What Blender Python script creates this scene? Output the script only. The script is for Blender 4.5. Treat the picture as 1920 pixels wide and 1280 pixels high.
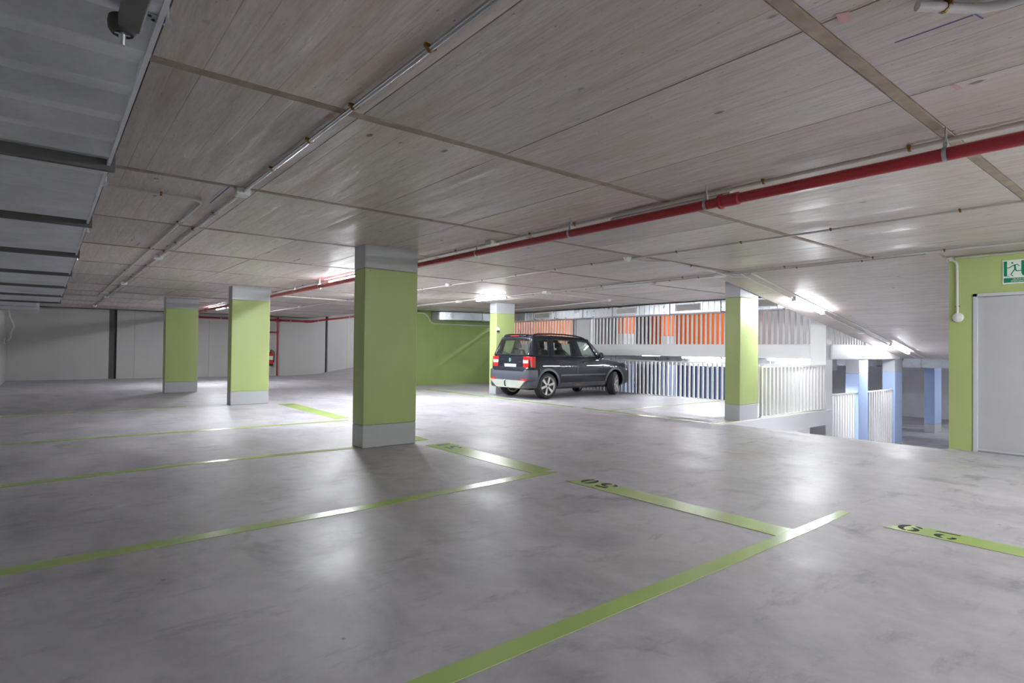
import bpy, bmesh, math, random
from mathutils import Vector, Matrix
random.seed(7)
C = bpy.context.scene
for o in list(bpy.data.objects): bpy.data.objects.remove(o)

# ------------------------------------------------------------ camera, world, exposure
F_PX = 1083.738
YAW, PITCH, ROLL = math.radians(51.02004), math.radians(0.78198), math.radians(-0.61177)
CAM_H = 1.25
fwd = Vector((math.cos(YAW)*math.cos(PITCH), math.sin(YAW)*math.cos(PITCH), math.sin(PITCH)))
rgt = Vector((math.sin(YAW), -math.cos(YAW), 0))
dwn = fwd.cross(rgt)
r2 = rgt*math.cos(ROLL) + dwn*math.sin(ROLL)
d2 = -rgt*math.sin(ROLL) + dwn*math.cos(ROLL)
cam = bpy.data.cameras.new('camera'); camo = bpy.data.objects.new('camera', cam); C.collection.objects.link(camo)
cam.sensor_fit = 'HORIZONTAL'; cam.sensor_width = 36.0; cam.lens = F_PX/1920*36.0
cam.clip_start = 0.05; cam.clip_end = 200
m = Matrix((( r2.x, -d2.x, -fwd.x, 0), (r2.y, -d2.y, -fwd.y, 0), (r2.z, -d2.z, -fwd.z, CAM_H), (0, 0, 0, 1)))
camo.matrix_world = m
C.camera = camo
w = bpy.data.worlds.new('world'); C.world = w; w.use_nodes = True
w.node_tree.nodes['Background'].inputs[0].default_value = (0.8, 0.9, 1, 1)
w.node_tree.nodes['Background'].inputs[1].default_value = 0.05
C.view_settings.view_transform = 'Standard'; C.view_settings.look = 'None'
C.view_settings.gamma = 1; C.view_settings.use_curve_mapping = False
C.view_settings.exposure = 3.28
LAMP = 52.0            # radiance of a lit fluorescent diffuser
C.cycles.max_bounces = 10; C.cycles.diffuse_bounces = 6; C.cycles.glossy_bounces = 4
C.cycles.transparent_max_bounces = 12; C.cycles.sample_clamp_indirect = 4.0
C.cycles.caustics_reflective = False; C.cycles.caustics_refractive = False

H = 2.54               # ceiling height
ZU, ZL = 1.42, -1.42   # half levels beyond x = 13.5
XE = 13.5              # edge between the half levels
SL = 0.1575            # ramp slope
COL = C.collection

# ------------------------------------------------------------ materials
def srgb(r, g, b):
    f = lambda c: (c/255/12.92) if c/255 <= 0.04045 else ((c/255+0.055)/1.055)**2.4
    return (f(r), f(g), f(b), 1)
class NT:
    def __init__(s, name):
        s.m = bpy.data.materials.new(name); s.m.use_nodes = True
        s.t = s.m.node_tree; s.t.nodes.clear()
        s.out = s.n('ShaderNodeOutputMaterial')
    def n(s, typ, **kw):
        nd = s.t.nodes.new(typ)
        for k, v in kw.items():
            if k.startswith('i_'): nd.inputs[k[2:].replace('_', ' ')].default_value = v
            else: setattr(nd, k, v)
        return nd
    def l(s, a, b): s.t.links.new(a, b)
    def bsdf(s, **kw):
        b = s.n('ShaderNodeBsdfPrincipled')
        for k, v in kw.items(): b.inputs[k].default_value = v
        s.l(b.outputs[0], s.out.inputs[0]); return b
    def pos(s, scale=(1, 1, 1)):
        g = s.n('ShaderNodeNewGeometry'); mp = s.n('ShaderNodeMapping'); mp.inputs['Scale'].default_value = scale
        s.l(g.outputs['Position'], mp.inputs['Vector']); return mp.outputs[0]
    def noise(s, vec, scale, detail=4, rough=0.55, out='Fac', dist=0.0):
        n = s.n('ShaderNodeTexNoise'); n.inputs['Scale'].default_value = scale; n.inputs['Detail'].default_value = detail
        n.inputs['Roughness'].default_value = rough; n.inputs['Distortion'].default_value = dist
        s.l(vec, n.inputs['Vector']); return n.outputs[out]
    def ramp(s, fac, pts, interp='LINEAR'):
        r = s.n('ShaderNodeValToRGB'); cr = r.color_ramp; cr.interpolation = interp
        cr.elements[0].position = pts[0][0]; cr.elements[1].position = pts[1][0]
        for p in pts[2:]: cr.elements.new(p[0])
        for e, p in zip(cr.elements, pts):
            v = p[1]; e.color = v if hasattr(v, '__len__') else (v, v, v, 1)
        s.l(fac, r.inputs[0]); return r.outputs[0]
    def mix(s, fac, a, b, mode='MIX'):
        x = s.n('ShaderNodeMix', data_type='RGBA', blend_type=mode)
        for sock, v in ((x.inputs[0], fac), (x.inputs[6], a), (x.inputs[7], b)):
            if hasattr(v, 'links'): s.l(v, sock)
            else: sock.default_value = v
        return x.outputs[2]
    def math(s, op, a, b=None, c=None):
        x = s.n('ShaderNodeMath', operation=op)
        for sock, v in zip(x.inputs, (a, b, c)):
            if v is None: continue
            if hasattr(v, 'links'): s.l(v, sock)
            else: sock.default_value = v
        return x.outputs[0]
    def bump(s, b, h, strength=0.3, dist=0.01):
        n = s.n('ShaderNodeBump'); n.inputs['Strength'].default_value = strength; n.inputs['Distance'].default_value = dist
        s.l(h, n.inputs['Height']); s.l(n.outputs[0], b.inputs['Normal'])

M = {}
def plain(name, col, rough=0.5, metal=0.0, spec=0.5, var=0.06, scale=6.0, coat=0.0, bump=0.0):
    t = NT(name); b = t.bsdf(Roughness=rough, Metallic=metal)
    b.inputs['Specular IOR Level'].default_value = spec
    if coat: b.inputs['Coat Weight'].default_value = coat; b.inputs['Coat Roughness'].default_value = 0.04
    n = t.noise(t.pos(), scale, 5)
    lo = tuple(c*(1-var) for c in col[:3])+(1,); hi = tuple(min(1, c*(1+var)) for c in col[:3])+(1,)
    t.l(t.ramp(n, [(0.3, lo), (0.7, hi)]), b.inputs['Base Color'])
    if bump: t.bump(b, t.noise(t.pos(), scale*12, 3), bump, 0.004)
    M[name] = t.m; return t.m

def mk_concrete_ceiling(name, along_y=True):
    t = NT(name); b = t.bsdf()
    p = t.pos((1, 1, 1)); ps = t.pos((9.0, 0.55, 9.0)); pl = t.pos((3.0, 0.35, 3.0))
    streak = t.noise(ps, 2.2, 6, 0.62); big = t.noise(t.pos((1, .5, 1)), 0.7, 4); st2 = t.noise(pl, 1.3, 5, 0.6, dist=0.4)
    base = t.ramp(streak, [(0.25, srgb(188, 181, 180)), (0.5, srgb(210, 203, 202)), (0.78, srgb(224, 218, 217))])
    base = t.mix(t.ramp(big, [(0.35, 0.0), (0.65, 0.55)]), base, srgb(206, 197, 195), 'MIX')
    fine = t.noise(t.pos((34, 3.2, 30)), 1.6, 8, 0.7)
    base = t.mix(0.34, base, t.ramp(fine, [(0.32, srgb(122, 115, 112)), (0.52, srgb(192, 186, 184)), (0.72, srgb(228, 222, 220))]))
    pale = t.math('MULTIPLY', t.ramp(st2, [(0.30, 0.8), (0.42, 0.0)]), t.ramp(fine, [(0.45, 0.0), (0.6, 1.0)]))
    base = t.mix(pale, base, srgb(218, 215, 210))
    speck = t.ramp(t.noise(t.pos((26, 17, 20)), 2.2, 4, 0.6), [(0.66, 0.0), (0.73, 0.55)])
    base = t.mix(speck, base, srgb(104, 98, 92))
    # rust brown water stains drawn out along the boards
    rust = t.ramp(st2, [(0.56, 0.0), (0.72, 0.55)])
    base = t.mix(rust, base, srgb(184, 162, 136))
    pink = t.ramp(t.noise(t.pos((1.2, .25, 1)), 1.1, 4), [(0.58, 0.0), (0.7, 0.45)])
    base = t.mix(pink, base, srgb(196, 182, 172))
    # board lines every 0.11 m
    sx = t.n('ShaderNodeSeparateXYZ'); t.l(p, sx.inputs[0])
    fx = t.math('FRACT', t.math('MULTIPLY', sx.outputs[0], 1/0.111))
    d = t.math('ABSOLUTE', t.math('SUBTRACT', fx, 0.5))
    line = t.ramp(d, [(0.455, 0.0), (0.495, 1.0)])
    lm = t.math('MULTIPLY', line, t.ramp(t.noise(t.pos((4, .5, 1)), 1.5, 3), [(0.42, 0.0), (0.62, 0.8)]))
    base = t.mix(t.math('MULTIPLY', lm, 0.6), base, srgb(92, 86, 78))
    # knots and specks
    v = t.n('ShaderNodeTexVoronoi'); v.inputs['Scale'].default_value = 1.0; v.inputs['Randomness'].default_value = 1.0
    t.l(t.pos((4.2, 2.1, 1)), v.inputs['Vector'])
    knot = t.ramp(v.outputs['Distance'], [(0.05, 0.85), (0.085, 0.0)])
    v2 = t.n('ShaderNodeTexVoronoi'); v2.inputs['Scale'].default_value = 1.0
    t.l(t.pos((21, 9, 1)), v2.inputs['Vector'])
    knot2 = t.ramp(v2.outputs['Distance'], [(0.05, 0.6), (0.1, 0.0)])
    gate = t.ramp(t.noise(t.pos(), 2.1, 2), [(0.46, 0.0), (0.54, 1.0)])
    base = t.mix(t.math('MULTIPLY', knot, gate), base, srgb(84, 76, 66))
    base = t.mix(t.math('MULTIPLY', knot2, gate), base, srgb(96, 88, 76))
    oi = t.n('ShaderNodeObjectInfo')
    tint = t.ramp(oi.outputs['Random'], [(0.0, srgb(224, 221, 217)), (1.0, srgb(255, 250, 244))])
    base = t.mix(0.8, base, tint, 'MULTIPLY')
    t.l(base, b.inputs['Base Color'])
    t.l(t.ramp(t.noise(ps, 1.4, 5, 0.65), [(0.3, 0.22), (0.62, 0.6)]), b.inputs['Roughness'])
    hgt = t.math('ADD', t.math('MULTIPLY', streak, 0.7), t.math('MULTIPLY', lm, -0.9))
    t.bump(b, hgt, 0.22, 0.006)
    M[name] = t.m
mk_concrete_ceiling('board_concrete')

def mk_floor():
    t = NT('floor_concrete'); b = t.bsdf()
    n1 = t.noise(t.pos(), 0.55, 7, 0.6, dist=0.3); n2 = t.noise(t.pos((1, .55, 1)), 1.9, 8, 0.65, dist=0.5); n3 = t.noise(t.pos(), 9, 6, 0.6)
    a = t.ramp(n1, [(0.3, srgb(168, 165, 176)), (0.7, srgb(202, 199, 206))])
    c = t.ramp(n2, [(0.30, srgb(132, 130, 142)), (0.5, srgb(184, 182, 190)), (0.75, srgb(220, 216, 222))])
    base = t.mix(0.72, a, c)
    base = t.mix(0.22, base, t.ramp(n3, [(0.3, srgb(140, 137, 138)), (0.7, srgb(200, 198, 196))]))
    dark = t.ramp(t.noise(t.pos((1, .7, 1)), 1.25, 7, 0.62, dist=0.4), [(0.60, 0.0), (0.68, 0.5)])
    base = t.mix(dark, base, srgb(104, 103, 108))
    warm = t.ramp(t.noise(t.pos((.9, .9, 1)), 0.8, 3), [(0.56, 0.0), (0.7, 0.3)])
    base = t.mix(warm, base, srgb(186, 172, 160))
    # tyre scuffs and pale scrapes
    n4 = t.noise(t.pos((1.6, 4, 1)), 1.0, 8, 0.7, dist=0.2)
    base = t.mix(t.ramp(n4, [(0.55, 0.0), (0.68, 0.5)]), base, srgb(112, 109, 118))
    n5 = t.noise(t.pos((6, 1.7, 1)), 1.0, 8, 0.75, dist=0.3)
    base = t.mix(t.math('MULTIPLY', t.ramp(n5, [(0.58, 0.0), (0.74, 0.4)]), t.ramp(n1, [(0.45, 0.0), (0.6, 1.0)])), base, srgb(232, 230, 234))
    v = t.n('ShaderNodeTexVoronoi'); v.inputs['Scale'].default_value = 2.6; t.l(t.pos(), v.inputs['Vector'])
    base = t.mix(t.ramp(v.outputs['Distance'], [(0.02, 0.7), (0.035, 0.0)]), base, srgb(70, 68, 70))
    t.l(base, b.inputs['Base Color'])
    t.l(t.ramp(n2, [(0.25, 0.34), (0.5, 0.46), (0.8, 0.62)]), b.inputs['Roughness'])
    b.inputs['Specular IOR Level'].default_value = 0.55
    t.bump(b, t.math('ADD', n3, t.math('MULTIPLY', n2, 1.5)), 0.10, 0.006)
    M['floor_concrete'] = t.m
mk_floor()

def mk_paint(name, col, rough=0.22, wear=True):
    t = NT(name); b = t.bsdf()
    n = t.noise(t.pos(), 2.5, 2, 0.4)
    base = t.ramp(n, [(0.3, tuple(c*0.9 for c in col[:3])+(1,)), (0.7, col)])
    if wear:
        wz = t.ramp(t.noise(t.pos((1, 1, 1)), 2.3, 6, 0.7), [(0.5, 0.0), (0.95, 0.35)])
        base = t.mix(wz, base, srgb(172, 178, 160))
    t.l(base, b.inputs['Base Color'])
    b.inputs['Roughness'].default_value = rough+.03
    M[name] = t.m
mk_paint('line_green', srgb(176, 202, 116), 0.22, False)
mk_paint('digit_black', srgb(28, 31, 36), 0.55, False)

def mk_wallpaint(name, col, rough=0.45, var=0.05, marks=False):
    t = NT(name); b = t.bsdf(Roughness=rough)
    n = t.noise(t.pos((1, 1, .35)), 1.6, 5)
    base = t.ramp(n, [(0.3, tuple(c*(1-var) for c in col[:3])+(1,)), (0.7, tuple(min(1, c*(1+var)) for c in col[:3])+(1,))])
    if marks:
        v = t.n('ShaderNodeTexVoronoi'); v.inputs['Scale'].default_value = 9.0; t.l(t.pos((1, 1, .8)), v.inputs['Vector'])
        k = t.math('MULTIPLY', t.ramp(v.outputs['Distance'], [(0.05, 0.8), (0.09, 0.0)]), t.ramp(t.noise(t.pos(), 1.7, 2), [(0.55, 0.0), (0.62, 1.0)]))
        base = t.mix(k, base, srgb(66, 80, 50))
    t.l(base, b.inputs['Base Color'])
    t.bump(b, t.noise(t.pos(), 60, 3), 0.06, 0.003)
    M[name] = t.m
mk_wallpaint('green_paint', srgb(176, 192, 126), 0.38, 0.05, True)
mk_wallpaint('green_wall', srgb(158, 180, 108), 0.35, 0.06)
mk_wallpaint('grey_band', srgb(188, 190, 194), 0.45, 0.03)
mk_wallpaint('white_wall', srgb(196, 196, 195), 0.5, 0.03)
mk_wallpaint('white_paint', srgb(226, 227, 228), 0.45, 0.02)
mk_wallpaint('grey_wall', srgb(186, 186, 188), 0.55, 0.10)
mk_wallpaint('orange_paint', srgb(226, 110, 44), 0.4, 0.05)
mk_wallpaint('blue_paint', srgb(168, 190, 228), 0.4, 0.05)
mk_wallpaint('blue_wall', srgb(128, 156, 204), 0.4, 0.05)
plain('slot_grey', srgb(92, 92, 92), 0.6)
plain('strip_concrete', srgb(158, 142, 128), 0.7, var=0.22, scale=9, bump=0.5)
plain('dark_recess', srgb(60, 58, 56), 0.8)
plain('railing_white', srgb(222, 222, 220), 0.4, var=0.02)
plain('door_grey', srgb(186, 187, 189), 0.4, var=0.02)
plain('frame_grey', srgb(200, 202, 206), 0.35, var=0.02)
plain('pvc_white', srgb(214, 212, 210), 0.35, var=0.03)
plain('conduit_grey', srgb(196, 194, 192), 0.32, var=0.03)
plain('steel_conduit', srgb(190, 190, 194), 0.25, 0.85, var=0.06)
plain('zinc', srgb(186, 190, 194), 0.32, 0.9, var=0.12)
plain('brass', srgb(140, 104, 50), 0.4, 0.8)
plain('pipe_red', srgb(164, 46, 54), 0.34, var=0.05, spec=0.5)
plain('red_paint', srgb(196, 30, 28), 0.28, var=0.05)
plain('black_plastic', srgb(30, 30, 32), 0.5)
plain('rubber', srgb(50, 50, 53), 0.75, var=0.15, scale=20)
plain('white_plastic', srgb(232, 232, 232), 0.35, var=0.01)
plain('housing', srgb(186, 184, 182), 0.5, var=0.02)
plain('lens_off', srgb(206, 206, 204), 0.3, var=0.01)
plain('sign_white', srgb(226, 234, 224), 0.35, var=0.01)
plain('sign_green', srgb(14, 134, 98), 0.35, var=0.02)

def mk_galv(name, col, rough, metal=0.92):
    t = NT(name); b = t.bsdf(Metallic=metal)
    n = t.noise(t.pos((1, 1, 1)), 3.0, 5); v = t.n('ShaderNodeTexVoronoi'); v.inputs['Scale'].default_value = 40
    t.l(t.pos(), v.inputs['Vector'])
    base = t.ramp(n, [(0.3, tuple(c*0.85 for c in col[:3])+(1,)), (0.7, tuple(min(1, c*1.1) for c in col[:3])+(1,))])
    base = t.mix(0.12, base, v.outputs['Distance'], 'OVERLAY')
    t.l(base, b.inputs['Base Color'])
    t.l(t.ramp(n, [(0.3, rough), (0.7, rough+0.14)]), b.inputs['Roughness'])
    M[name] = t.m
mk_galv('galvanised', srgb(196, 200, 206), 0.24)
mk_galv('galvanised_dull', srgb(226, 228, 234), 0.28, 0.78)

def mk_emit(name, col, s):
    t = NT(name); e = t.n('ShaderNodeEmission'); e.inputs[0].default_value = col; e.inputs[1].default_value = s
    t.l(e.outputs[0], t.out.inputs[0]); M[name] = t.m
mk_emit('lamp_lit', (0.92, 0.955, 1.0, 1), LAMP); mk_emit('lamp_dim', (0.92, 0.955, 1.0, 1), LAMP*.5); mk_emit('lamp_mid', (0.92, 0.955, 1.0, 1), LAMP*.7)  # weaker lamps: radiance lowered so nearby surfaces do not burn out

def mk_glass(name, tint, ref=0.05):
    t = NT(name); tr = t.n('ShaderNodeBsdfTransparent'); tr.inputs[0].default_value = tint
    g = t.n('ShaderNodeBsdfGlossy'); g.inputs['Roughness'].default_value = 0.02
    lw = t.n('ShaderNodeLayerWeight'); lw.inputs[0].default_value = 0.25
    f = t.math('ADD', t.math('MULTIPLY', lw.outputs['Fresnel'], 0.4), ref)
    mx = t.n('ShaderNodeMixShader'); t.l(f, mx.inputs[0]); t.l(tr.outputs[0], mx.inputs[1]); t.l(g.outputs[0], mx.inputs[2])
    t.l(mx.outputs[0], t.out.inputs[0]); M[name] = t.m
mk_glass('car_glass', (0.93, 0.98, 0.95, 1), 0.02)
mk_glass('clear_glass', (0.95, 0.96, 0.96, 1))

# ------------------------------------------------------------ mesh builder
class MB:
    def __init__(s): s.v = []; s.f = []
    def add(s, vs, fs):
        b = len(s.v); s.v += [tuple(v) for v in vs]; s.f += [tuple(i+b for i in f) for f in fs]; return s
    def box(s, a, b):
        x0, y0, z0 = a; x1, y1, z1 = b
        return s.add([(x0,y0,z0),(x1,y0,z0),(x1,y1,z0),(x0,y1,z0),(x0,y0,z1),(x1,y0,z1),(x1,y1,z1),(x0,y1,z1)],
                     [(3,2,1,0),(4,5,6,7),(0,1,5,4),(1,2,6,5),(2,3,7,6),(3,0,4,7)])
    def cbox(s, c, d): return s.box([c[i]-d[i]/2 for i in range(3)], [c[i]+d[i]/2 for i in range(3)])
    def hexa(s, p): return s.add(p, [(3,2,1,0),(4,5,6,7),(0,1,5,4),(1,2,6,5),(2,3,7,6),(3,0,4,7)])
    def prism_xz(s, poly, y0, y1):   # polygon in (x,z), extruded along y
        n = len(poly); vs = [(x, y0, z) for x, z in poly]+[(x, y1, z) for x, z in poly]
        return s.add(vs, [tuple(range(n)), tuple(range(2*n-1, n-1, -1))]+[((i+1) % n, i, i+n, (i+1) % n+n) for i in range(n)])
    def prism_xy(s, poly, z0, z1):
        n = len(poly); vs = [(x, y, z0) for x, y in poly]+[(x, y, z1) for x, y in poly]
        return s.add(vs, [tuple(range(n-1, -1, -1)), tuple(range(n, 2*n))]+[(i, (i+1) % n, (i+1) % n+n, i+n) for i in range(n)])
    def tube(s, path, r, n=10, closed=False):
        P = [Vector(p) for p in path]; k = len(P); rings = []; up = None
        for i in range(k):
            a = P[(i-1) % k] if (closed or i > 0) else P[i]; b = P[(i+1) % k] if (closed or i < k-1) else P[i]
            d = (b-a).normalized()
            if up is None:
                up = Vector((0, 0, 1)) if abs(d.z) < 0.9 else Vector((1, 0, 0))
            u = (up-d*up.dot(d)).normalized(); v = d.cross(u); up = u
            rr = r[i] if isinstance(r, (list, tuple)) else r
            rings.append([P[i]+(u*math.cos(t)+v*math.sin(t))*rr for t in [2*math.pi*j/n for j in range(n)]])
        vs = [q for ring in rings for q in ring]; fs = []
        for i in range(k if closed else k-1):
            a = i*n; b = ((i+1) % k)*n
            fs += [(a+j, a+(j+1) % n, b+(j+1) % n, b+j) for j in range(n)]
        if not closed: fs += [tuple(range(n-1, -1, -1)), tuple(range((k-1)*n, k*n))]
        return s.add(vs, fs)
    def cyl(s, a, b, r, n=16, r2=None): return s.tube([a, b], [r, r if r2 is None else r2], n)
    def lathe(s, prof, n=24, axis='z', c=(0, 0, 0), caps=True):   # prof: (radius, height)
        vs = []; k = len(prof)
        for r, h in prof:
            for j in range(n):
                t = 2*math.pi*j/n; x, y = r*math.cos(t), r*math.sin(t)
                p = {'z': (x, y, h), 'y': (x, h, y), 'x': (h, x, y)}[axis]
                vs.append((p[0]+c[0], p[1]+c[1], p[2]+c[2]))
        fs = [(i*n+j, i*n+(j+1) % n, (i+1)*n+(j+1) % n, (i+1)*n+j) for i in range(k-1) for j in range(n)]
        if caps: fs += [tuple(range(n-1, -1, -1)), tuple(range((k-1)*n, k*n))]
        else: fs += [((k-1)*n+j, (k-1)*n+(j+1) % n, (j+1) % n, j) for j in range(n)]
        return s.add(vs, fs)
    def bm(s):
        me = bpy.data.meshes.new('m'); me.from_pydata(s.v, [], s.f); me.validate(); 
        b = bmesh.new(); b.from_mesh(me); bmesh.ops.recalc_face_normals(b, faces=b.faces); b.to_mesh(me); b.free(); return me
    def build(s, name, mat, parent=None, smooth=None, bevel=0.0, loc=None, rot=None, seg=2):
        me = s.bm(); me.name = name
        if smooth: me.shade_smooth(); me.set_sharp_from_angle(angle=math.radians(smooth))
        o = bpy.data.objects.new(name, me); COL.objects.link(o)
        me.materials.append(M[mat] if isinstance(mat, str) else mat)
        if parent: o.parent = parent
        if loc: o.location = loc
        if rot: o.rotation_euler = rot
        if bevel:
            bv = o.modifiers.new('bevel', 'BEVEL'); bv.width = bevel; bv.segments = seg; bv.limit_method = 'ANGLE'; bv.angle_limit = math.radians(40)
            me.shade_smooth(); me.set_sharp_from_angle(angle=math.radians(35))
        return o
def tag(o, label, cat, group=None):
    o['label'] = label; o['category'] = cat
    if group: o['group'] = group
    return o
def thing(name, label, cat, loc=(0, 0, 0), rz=0, group=None):
    o = bpy.data.objects.new(name, None); COL.objects.link(o); o.location = loc; o.rotation_euler = (0, 0, rz); o.empty_display_size = 0.1
    return tag(o, label, cat, group)
def struct(o): o['kind'] = 'structure'; return o
def inst(src, parent, loc, rot=None, name=None, scale=None):
    o = bpy.data.objects.new(name or src.name.split('.')[0], src.data); COL.objects.link(o); o.parent = parent; o.location = loc
    if rot: o.rotation_euler = rot
    if scale: o.scale = scale
    return o
def arc(c, r, a0, a1, n, plane='xy'):
    out = []
    for i in range(n+1):
        t = a0+(a1-a0)*i/n; u, v = r*math.cos(t), r*math.sin(t)
        out.append({'xy': (c[0]+u, c[1]+v, c[2]), 'xz': (c[0]+u, c[1], c[2]+v), 'yz': (c[0], c[1]+u, c[2]+v)}[plane])
    return out

RX0 = 8.95                    # crest of the down ramp
RX1 = RX0+ZU/SL               # foot of the down ramp
def zr(x): return -SL*max(0, min(x, RX1)-RX0)
CX0 = 8.87                    # where the ramp soffit starts to fall
CX1 = CX0+(H-(ZU-0.30))/SL
def zc(x): return H-SL*max(0, min(x, CX1)-CX0)
RY0, RY1 = 2.32, 5.50         # ramp corridor
UX0, UX1 = 9.2, 9.2+ZU/SL     # up ramp at the far wall

# ------------------------------------------------------------ setting: floors
b = MB(); T = 0.30
b.box((-1, -5, -T), (RX0, 26, 0)); b.box((RX0, RY1, -T), (XE, 17.4, 0)); b.box((RX0, 17.4, -T), (UX0, 26, 0)); b.box((RX0, -5, -T), (9.35, RY0, 0))
struct(b.build('floor', 'floor_concrete'))
b = MB(); b.prism_xz([(RX0, 0), (RX0+.4, -.02), (RX0+0.9, zr(RX0+0.9)), (RX1, ZL), (RX1+.3, ZL), (RX1+.3, ZL-.02), (RX1, ZL-.3), (RX0, -T)], RY0, RY1)
struct(b.build('floor_ramp_down', 'floor_concrete'))
b = MB(); b.prism_xz([(UX0-.6, 0), (UX0+.5, 0.05), (UX1, ZU), (UX1+.2, ZU), (UX1+.2, ZU-.3), (UX0-.6, -.3)], 17.6, 26)
struct(b.build('floor_ramp_up', 'floor_concrete'))
b = MB(); b.box((XE, -2, ZL-.25), (29, 26, ZL))
struct(b.build('floor_lower_half', 'floor_concrete'))
b = MB(); b.box((XE+.02, RY1, ZU-.3), (29, 17.6, ZU)); b.box((CX1, -2, ZU-.3), (29, RY1, ZU)); b.box((UX1+.2, 17.6, ZU-.3), (29, 26, ZU))
struct(b.build('floor_upper_half', 'floor_concrete'))
b = MB(); b.box((2, 0, -3.1), (XE+4, 17, -2.85))
struct(b.build('floor_level_below', 'floor_concrete'))

# ------------------------------------------------------------ setting: ceilings
b = MB(); ZC = H+0.02
b.box((-1, -5, ZC), (CX0, 26, ZC+.3)); b.box((CX0, RY1, ZC), (XE, 17.6, ZC+.3)); b.box((CX0, 17.6, ZC), (UX0, 26, ZC+.3)); b.box((CX0, -5, ZC), (9.6, RY0, ZC+.3))
ceil = struct(b.build('ceiling', 'dark_recess'))
# formwork panels (2 m long, 1 m wide) with recessed seams, and the rough strips between the rows
PX, PY0 = 0.35, -4.97
ys = [-4.97]+[-2.97+2*k for k in range(15)]
panel_me = {}
def panel(x0, x1, y0, y1):
    dx, dy = x1-x0, y1-y0; key = (round(dx, 3), round(dy, 3))
    if key not in panel_me:
        me = MB().box((0, 0, 0), (dx, dy, 0.03)).bm(); me.materials.append(M['board_concrete']); panel_me[key] = me
    o = bpy.data.objects.new('ceiling_panel', panel_me[key]); COL.objects.link(o); o.parent = ceil
    o.location = (x0, y0, H+random.uniform(-.0015, .0015))
xs = [-1.0]+[PX-1+1.0*k for k in range(1, 15)]
SG, SW = 0.0035, 0.035
for j in range(len(ys)-1):
    y0, y1 = ys[j]+SW, ys[j+1]-SW
    if y0 > 25.9: break
    for i in range(len(xs)-1):
        x0, x1 = xs[i]+SG, xs[i+1]-SG
        yy0, yy1 = y0, min(y1, 25.99)
        xm = x1
        if yy0 < RY1 and x1 > CX0:           # ramp corridor and the block beside it
            if x0 >= CX0: continue
            xm = CX0
            if yy1 > RY1:
                panel(CX0+SG, x1, RY1+.02, yy1)
        if yy0 < RY1 < yy1 and False: pass
        if yy1 > 17.6 and x1 > UX0:
            if x0 >= UX0: continue
            xm = min(xm, UX0)
        if xm-x0 > 0.05: panel(x0, xm, yy0, yy1)
for i in range(len(xs)-1):
    if xs[i] > CX0 and xs[i+1] <= XE+.5: panel(xs[i]+SG, min(xs[i+1]-SG, XE), RY1+.02, 7.03-SW)
for y0, y1 in zip([-4.97, -2.97, -.97, 1.03], [-2.97, -.97, 1.03, RY0]):
    panel(CX0+SG, 9.58, y0+SW, y1-(SW if y1 < RY0 else 0))
for k in range(15):
    y = -2.97+2*k
    x1 = CX0 if y < RY1 else (XE if y < 17.5 else UX0)
    if y > 25.9: break
    bb = MB(); n = int((x1+1)/0.25); vs = []
    for i in range(n+1):
        x = -1+(x1+1)*i/n
        e0 = random.uniform(-.004, .004); e1 = random.uniform(-.004, .004); dz = random.uniform(-.004, .003)
        vs += [(x, y-SW+.007+e0, H-.003+dz), (x, y+SW-.007+e1, H-.003+dz), (x, y-SW-.004, H+.03), (x, y+SW+.004, H+.03)]
    fs = []
    for i in range(n):
        a = 4*i; c = a+4
        fs += [(a, c, c+1, a+1), (a+2, a+3, c+3, c+2), (a, a+2, c+2, c), (a+1, c+1, c+3, a+3)]
    fs += [(0, 1, 3, 2), (4*n, 4*n+2, 4*n+3, 4*n+1)]
    bb.add(vs, fs).build('joint_strip', 'strip_concrete', ceil)
plain('pink_mark', srgb(204, 164, 164), 0.8); plain('blue_mark', srgb(104, 104, 160), 0.8)
for nm, mt, pts in (('paint_mark', 'pink_mark', [(2.32, .93), (2.40, .95), (2.42, .91), (2.34, .89)]), ('paint_mark', 'pink_mark', [(3.36, .83), (3.44, .82), (3.44, .80), (3.36, .81)]),
                    ('paint_mark', 'pink_mark', [(1.2, 3.10), (1.235, 3.12), (1.24, 3.20), (1.2, 3.2)]), ('paint_mark', 'blue_mark', [(2.72, .60), (2.725, .60), (2.725, .86), (2.72, .86)]),
                    ('paint_mark', 'blue_mark', [(2.70, .60), (2.78, .585), (2.78, .58), (2.70, .595)]), ('paint_mark', 'blue_mark', [(1.135, 5.05), (1.145, 5.05), (1.145, 5.75), (1.135, 5.75)])):
    MB().prism_xy(pts, H-.003, H-.0005).build(nm, mt, ceil)
b = MB(); b.prism_xz([(CX0, H), (CX1, ZU-.3), (CX1, ZU), (CX0, H+.3)], RY0, RY1)
struct(b.build('ceiling_ramp_down', 'board_concrete'))
# seams of the sloped soffit
seam = []
b = MB(); b.prism_xz([(UX0, H), (UX1, H+ZU), (UX1, H+ZU+.3), (UX0, H+.3)], 17.6, 26)
struct(b.build('ceiling_ramp_up', 'board_concrete'))
b = MB(); b.box((XE, -2, H+ZU), (29, 26, H+ZU+.3))
struct(b.build('ceiling_upper_half', 'grey_wall'))
# slab edge of the upper half level, painted white
def fascia(name, a, c): struct(MB().box(a, c).build(name, 'white_paint'))
fascia('trim_1', (XE-.02, RY1, ZU-.31), (XE+.04, 17.4, ZU+.005))
fascia('trim_2', (XE, RY1-.05, ZU-.31), (CX1-.2, RY1+.02, ZU+.005))
fascia('trim_3', (RX0+.05, RY1-.05, -.31), (XE, RY1, 0.006))
fascia('trim_4', (XE-.02, RY1, -.31), (XE+.02, 17.4, 0.006))

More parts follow.
